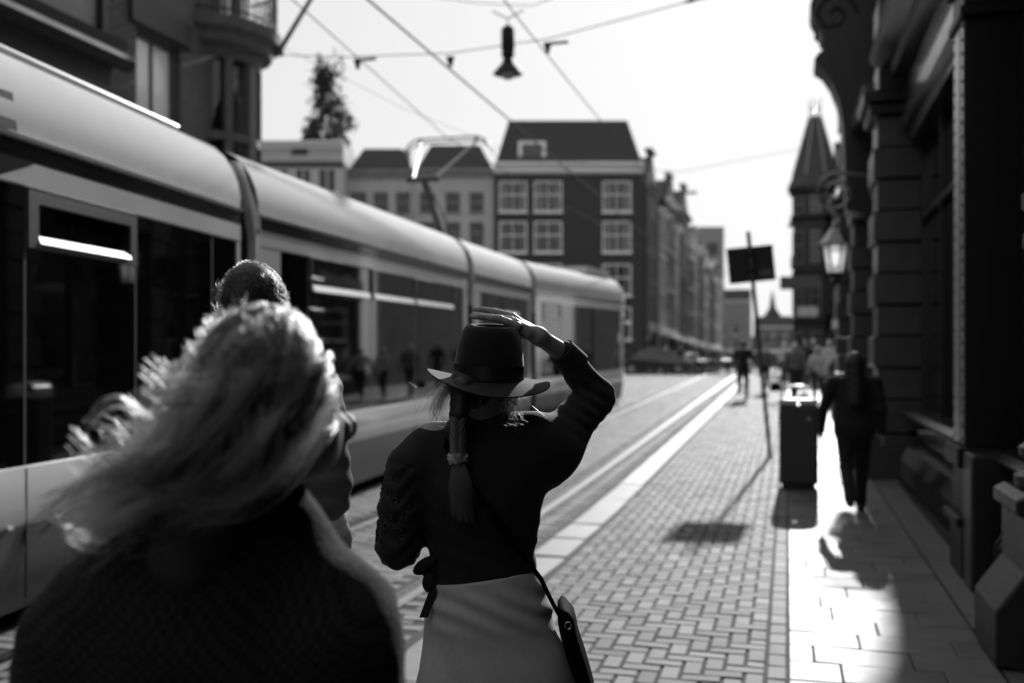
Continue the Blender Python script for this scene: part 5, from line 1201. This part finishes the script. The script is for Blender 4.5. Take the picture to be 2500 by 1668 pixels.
for g_ in range(46):   # locks over the nape, blown down and to the left
    th0, ph0 = rs.uniform(-75, 85), rs.uniform(-35, 35); a0 = on_head(R(th0), R(ph0), 1.06); ex = rs.uniform(-.06, .05)
    p1 = HC + V(ex - .02 + .05 * math.sin(R(th0)), -.14 + .02 * rs.normal(), -.085 + .03 * rs.normal()); p2 = HC + V(ex * 1.3 - .095, -.125 + .02 * rs.normal(), -.115 + .025 * rs.normal()); p3 = p2 + V(-rs.uniform(.0, .10), .02, rs.normal() * .04 + .01)
    wv, wp, wa = rs.uniform(4, 9), rs.uniform(0, 6.3), rs.uniform(.008, .022)
    for i in range(int(rs.uniform(30, 60))):
        u = rs.normal(size=3) * .0075; L = rs.uniform(.65, 1.05); pts = []
        for k in range(13):
            t = k / 12 * L; q = 1 - t; pts.append(a0 * q ** 3 + p1 * 3 * q * q * t + p2 * 3 * q * t * t + p3 * t ** 3 + u * (.6 + .9 * t) + V(math.sin(wv * t + wp), .2, .5 * math.cos(wv * t + wp)) * wa * t)
        hs.append(pts); hk.append((g_ * 3 + 1) % 5)
rs = np.random.RandomState(9)
for i in range(240):   # flyaway locks to the left
    c = rs.randint(12); rr = np.random.RandomState(100 + c); p0 = HC + V(-.085, -.03, -.14 + .011 * c) + rs.normal(size=3) * .006; ex = V(-.10 - .14 * rr.rand(), -.03 + .05 * rr.normal(), -.06 + .05 * rr.normal())
    ph = rr.uniform(0, 6); am = .014 + .014 * rr.rand(); L = rs.uniform(.5, 1)
    hs.append([p0 + ex * t * L + V(0, .3 * am * math.cos(7 * t + ph), am * math.sin(6.5 * t * L + ph) * (t + .2)) + rs.normal(size=3) * .0008 for t in np.linspace(0, 1, 12)]); hk.append(0 if c % 3 else 2)
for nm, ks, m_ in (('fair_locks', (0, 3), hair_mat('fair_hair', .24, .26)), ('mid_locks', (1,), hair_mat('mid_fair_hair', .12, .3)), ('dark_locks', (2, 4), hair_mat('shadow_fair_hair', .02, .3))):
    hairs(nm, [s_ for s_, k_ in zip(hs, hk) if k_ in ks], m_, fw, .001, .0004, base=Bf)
# sunglasses arm and lens
gls = bpy.data.objects.new('glasses', None); link(gls, fw)
MB().tube([Vector(HC + V(.086, .02, -.03) - Bf), Vector(HC + V(.094, .09, -.036) - Bf)], .0035, 6).build('temple', M_band, gls)
b = MB(); c = HC + V(.078, .105, -.045) - Bf; b.tube([Vector((c[0] + .026 * math.cos(a), c[1] + .004 * math.cos(a), c[2] + .02 * math.sin(a))) for a in [i * math.pi / 8 for i in range(17)]], .004, 6); b.build('lens_frame', M_band, gls)
b = MB(); b.add([Vector((c[0] + .025 * math.cos(a), c[1] + .004 * math.cos(a), c[2] + .019 * math.sin(a))) for a in [i * math.pi / 8 for i in range(16)]], [tuple(range(16))]); b.build('lens', M_glass, gls)

# ---- man behind her
YM = 3.0
mn = thing('person', 'man with short dark tousled hair in grey shirt behind the fair haired woman', 'person', (-.76, YM, 0)); Bm = V(-.76, YM, 0)
def m_(x, y, Y=YM): return np.array(D(x, y, Y))
MC = m_(582, 712); MR = V(.088, .104, .125)
mb = [el(MC, MR - .004), el(MC + V(.012, .045, -.07), (.052, .05, .06), k=.04), rc(MC + V(.0, .1, -.01), MC + V(.0, .115, -.035), .011, .015, k=.015), rc(MC + V(0, -.005, -.08), MC + V(0, -.01, -.2), .058, .062)]
for sx in (-1, 1): mb += [el(MC + V(sx * .092, .0, -.02), (.012, .022, .033), k=.01)]
msl, msr = MC + V(-.19, 0, -.245), MC + V(.19, 0, -.245); mel, mer = MC + V(-.26, -.02, -.53), MC + V(.235, -.03, -.56); mwl, mwr = MC + V(-.24, .15, -.73), MC + V(.22, .17, -.66)
mb += chain([msl, mel, mwl], [.052, .043, .029]) + chain([msr, mer, mwr], [.052, .043, .029]) + [el(MC + V(0, 0, -.45), (.16, .1, .28)), el(MC + V(0, 0, -.75), (.15, .1, .15))]
for w1, sx in ((mwl, -1), (mwr, 1)):
    mb += [rc(w1, w1 + V(0, .07, -.04), .03, .03, k=.02)]
    for q in range(4): mb += chain([w1 + V(-.024 + .016 * q, .08, -.05), w1 + V(-.024 + .016 * q, .115, -.08), w1 + V(-.024 + .016 * q, .105, -.11)], [.0105, .0095, .008], k=.006)
    mb += chain([w1 + V(-sx * .02, .05, -.03), w1 + V(-sx * .04, .09, -.05)], [.012, .009], k=.006)
mt = []
for sx, yy in ((-1, .12), (1, -.12)):
    hip = Bm + V(.0 + sx * .095, 0, .95); kn = Bm + V(sx * .1, yy * .6 + .04, .5); an = Bm + V(sx * .1, yy * 1.4, .09); mb += chain([hip, kn, an], [.08, .055, .04]); mt += chain([hip, kn, an], [.105, .078, .06])
    sdf_obj('shoe', [rc(an + V(0, -.05, -.04), an + V(0, .17, -.05), .048, .04)], .012, M_shoe, mn, base=Bm)
sdf_obj('body', mb, .008, M_skin, mn, .025, base=Bm)
sdf_obj('trousers', mt + [el(Bm + V(0, 0, 1.0), (.17, .12, .13))], .012, M_denim, mn, .04, base=Bm)
ms = [rc(msl + V(.02, 0, -.01), msr + V(-.02, 0, -.01), .082, .082, sy=.9), el(MC + V(0, 0, -.45), (.195, .13, .26)), el(MC + V(0, 0, -.72), (.18, .125, .18))] + chain([msl, mel + (msl - mel) * .1], [.078, .072]) + chain([msr, mer + (msr - mer) * .1], [.078, .070]) + [rc(mer + V(0, 0, .05), mer + V(0, 0, -.005), .068, .066, k=.008), rc(MC + V(-.02, -.01, -.2), MC + V(.02, -.01, -.2), .07, .07, k=.03)]
sdf_obj('shirt', ms, .009, M_shirtg, mn, .035, lambda X, Y, Z: .004 * noise3(X, Y, Z, 30, 5.) + .003 * np.sin(Z * 90 + 6 * np.sin(X * 15)), base=Bm)
sdf_obj('hair', [el(MC + V(0, -.012, .02), MR + V(.004, .0, -.004))], .008, M_hcap, mn, .03, cuts=[(MC + V(0, .03, -.03), V(0, .5, -.86))], base=Bm)
def root2(rs):
    while True:
        a = rs.normal(size=3); a /= np.linalg.norm(a)
        if a[2] > -.15 - .35 * (a[1] < 0) and not (a[1] > .3 and a[2] < .35): return MC + V(0, 0, .004) + a * MR * 1.02
def flow2(p, t, nr, rs):
    return nr * (1.0 - t * .7) + V(.25, -.1, .15) + V(0, 0, -.3 * t)
hairs('short_hair', grow(5200, root2, flow2, 6, .0075, MC, MR, 31, 1.5, 130, 1.03, .009), M_hm, mn, .0007, .0003, base=Bm)

# ---- other walkers
def walker(label, s, o, face, h=1.72, top=M_blk, leg=M_denim, hair='short', hm=M_hcap, coat=0.0, stride=.5, arms=(.35, -.35), elbow=(.3, .3), vox=.016, sleeves=True, group=None, build=1.0, name='person', z=None, out=(0, 0)):
    p = so(s, o, E(s)); k = h / 1.75
    t = thing(name, label, 'person', p, face, group); t.scale = (k, k, k)
    def rotx(v, a): return V(v[0], v[1] * math.cos(a) - v[2] * math.sin(a), v[1] * math.sin(a) + v[2] * math.cos(a))
    body = [el((0, .01, 1.615), (.074, .094, .113)), el((0, .04, 1.56), (.05, .05, .055), k=.04), rc((0, .1, 1.615), (0, .112, 1.595), .008, .012, k=.02), rc((0, 0, 1.53), (0, -.005, 1.42), .05, .055), el((0, 0, 1.25), (.13 * build, .085, .22)), el((0, 0, .97), (.13, .09, .12))]
    shirt = [rc((-.14, 0, 1.40), (.14, 0, 1.40), .065 * build, .065 * build), el((0, 0, 1.27), (.165 * build, .112 * build, .22)), el((0, 0, 1.02), (.155 * build, .115 * build, .13))]
    trs = [el((0, 0, .96), (.15 * build, .11, .11))]; shoes = []
    for i, sx in enumerate((-1, 1)):
        a = arms[i]; u_ = rotx(V(0, 0, -.28), a); u_[0] += sx * (.05 + out[i]); l_ = rotx(V(0, 0, -.25), a + elbow[i])
        sh = V(sx * .185 * build, 0, 1.405); e1 = sh + u_; w1 = e1 + l_; w1[0] += sx * .02
        body += chain([sh, e1, w1], [.05, .04, .026]) + [rc(w1, w1 + l_ / .25 * .06, .026, .026)]
        fdir = l_ / .25
        for q in range(4): body += [rc(w1 + fdir * .06 + V(0, -.02 + q * .013, 0), w1 + fdir * .14 + V(0, -.015 + q * .01, 0), .009, .008, k=.008)]
        body += [rc(w1 + fdir * .03 + V(0, .02, 0), w1 + fdir * .08 + V(0, .045, 0), .010, .008, k=.008)]
        shirt += chain([sh, e1, w1] if sleeves else [sh, e1], [.066 * build, .055, .042][:3 if sleeves else 2])
        lg = stride * (.5 if i else -.5); hip = V(sx * .09, 0, .94); kn = hip + rotx(V(0, 0, -.44), lg); sb = lg - (.55 if lg < 0 and stride > .2 else .05); an = kn + rotx(V(0, 0, -.42), sb)
        dz = 0.0
        body += chain([hip, kn, an], [.08, .052, .038]); trs += chain([hip, kn, an], [.096 * build, .072, .058])
        shoes.append((an, sb))
    low = min(a_[0][2] for a_ in shoes); dz = .085 - low; sv = V(0, 0, dz)
    def lift(o_): o_.location.z = dz
    lift(sdf_obj('body', body, vox, M_skin, t))
    if coat: shirt += [rc((0, 0, 1.1), (0, -.02, coat), .165 * build, .185 * build, sy=.75)]
    lift(sdf_obj('jacket' if sleeves else 'shirt', shirt, vox, top, t, .04, lambda X, Y, Z: .004 * noise3(X, Y, Z, 30, s)))
    lift(sdf_obj('trousers', trs, vox, leg, t))
    for an, sb in shoes: lift(sdf_obj('shoe', [rc(an + V(0, -.04, -.045), an + V(0, .14, -.05), .042, .036)], vox, M_shoe, t))
    hp = [el((0, -.008, 1.635), (.084, .100, .108))]
    if hair == 'long': hp += [rc((0, -.05, 1.6), (0, -.085, 1.22), .095, .125, k=.06), rc((-.05, -.02, 1.58), (-.09, -.03, 1.34), .05, .05), rc((.05, -.02, 1.58), (.09, -.03, 1.34), .05, .05)]
    elif hair == 'bob': hp += [rc((-.05, -.02, 1.6), (-.06, -.02, 1.52), .05, .05), rc((.05, -.02, 1.6), (.06, -.02, 1.52), .05, .05)]
    lift(sdf_obj('hair', hp, vox * .7, hm, t, .03, lambda X, Y, Z: .004 * noise3(X, Y, Z, 60, s), cuts=[] if hair == 'long' else [(V(0, .045, 1.6), V(0, .82, -.55))]))
    t['lift'] = dz
    return t
M_hgrey = mat('grey_hair', .6, .7); M_tee = mat('pale_tee', .5, .8); M_stripe = mat('striped_knit', .13, .85); M_tan = mat('mid_jacket', .09, .8); M_bagp = mat('pale_bag', .4, .7)
def sp_(px, py_feet, Y): return to_so((px - CX) / FPX * Y, Y)
s_, o_ = sp_(2085, 0, 10.2)
bwom = walker('woman in black coat with long dark hair walking away beside the shop fronts', s_, o_, -A + R(4), 1.66, M_blk, M_blk, 'long', M_hcap, coat=.93, stride=.42, arms=(.12, -.12), elbow=(.1, .25), vox=.011, build=1.2, out=(.04, .0))
s_, o_ = sp_(1814, 0, 29.5)
walker('person all in black walking on the brick footway beside the white line', s_, o_, -A, 1.8, M_blk, M_blk, 'short', M_hcap, stride=.7, arms=(.5, .5), elbow=(1.6, 1.6), vox=.018, build=1.1)
back = R(180) - A
grp = 'walkers coming towards the camera past the litter bin'
for px, Y, h, tp_, hr, hm_, lb, kw in ((1941, 28.5, 1.7, M_stripe, 'bob', M_hgrey, 'broad walker in striped knit behind the litter bin', dict(build=1.25, arms=(.1, -.1))),
        (1997, 27.5, 1.6, M_tee, 'bob', M_hgrey, 'fair haired walker in pale top with pale bag', dict(sleeves=False, arms=(-.2, .3))),
        (2052, 27.0, 1.6, M_tee, 'short', M_hgrey, 'pale topped walker nearest the stone pilaster', dict(arms=(.5, .2), out=(.1, .15))),
        (1965, 33, 1.78, M_blk, 'long', M_hcap, 'dark haired walker behind the striped one', dict()),
        (2024, 36, 1.75, M_tee, 'short', M_hgrey, 'farther pale walker between the two pale topped ones', dict(arms=(.2, -.2))),
        (1915, 38, 1.7, M_tee, 'bob', M_hgrey, 'farther pale walker left of the striped one', dict(sleeves=False)),
        (1986, 42, 1.8, M_tan, 'short', M_hgrey, 'tall grey haired walker far behind the striped one', dict()),
        (1868, 33, 1.65, M_tan, 'short', M_hcap, 'walker in mid grey jacket right of the sign post', dict(arms=(.3, -.3)))):
    s_, o_ = sp_(px, 0, Y); walker(lb, s_, o_, back + rnd.uniform(-.15, .15), h, tp_, M_denim, hr, hm_, group=grp, vox=.018, stride=.55, **kw)
for px, Y, top, lb, px2 in ((2012, 27.3, .8, 'pale square handbag carried by the fair haired walker', 0), (1893, 28, .35, 'dark handbag carried low left of the litter bin', 0)):
    p = W(px, HY, Y); s_, o_ = to_so(p.x, p.y); t = thing('handbag', lb, 'bag', (p.x, p.y, E(s_) + top - .05), -A); m_ = M_bagp if top > .5 else M_leather
    MB().loft([[(-.17, -.06, 0), (.17, -.06, 0), (.17, .06, 0), (-.17, .06, 0)], [(-.13, -.03, .26), (.13, -.03, .26), (.13, .03, .26), (-.13, .03, .26)]]).build('pouch', m_, t, bevel=.02)
    MB().tube([(-.1, 0, .25), (-.08, 0, .45), (0, 0, .55), (.08, 0, .45), (.1, 0, .25)], .012, 6).build('strap', m_, t)
crowd = 'people beyond the bridge crest'
for i, (px, Y, lb) in enumerate(((1590, 58, 'dark figure beyond the bridge nearest the dark car'), (1625, 62, 'dark figure beyond the bridge, second from the dark car'), (1660, 57, 'dark figure beyond the bridge, third from the dark car'), (1700, 64, 'dark figure beyond the bridge left of the black walker'), (1735, 60, 'dark figure beyond the bridge close to the black walker'), (1775, 70, 'distant figure just left of the black walker'), (1846, 62, 'distant figure between black walker and sign post'), (1905, 70, 'distant figure right of the sign post'), (1645, 75, 'distant figure far behind the bicycles'))):
    s_, o_ = sp_(px, 0, Y); walker(lb, s_, o_, -A + rnd.uniform(-2, 2), rnd.uniform(1.65, 1.85), (M_blk, M_tan, M_denim, M_tee)[i % 4 if i != 7 else 3], M_denim, 'short', (M_hcap, M_hgrey)[i % 3 == 1], group=crowd, vox=.028)
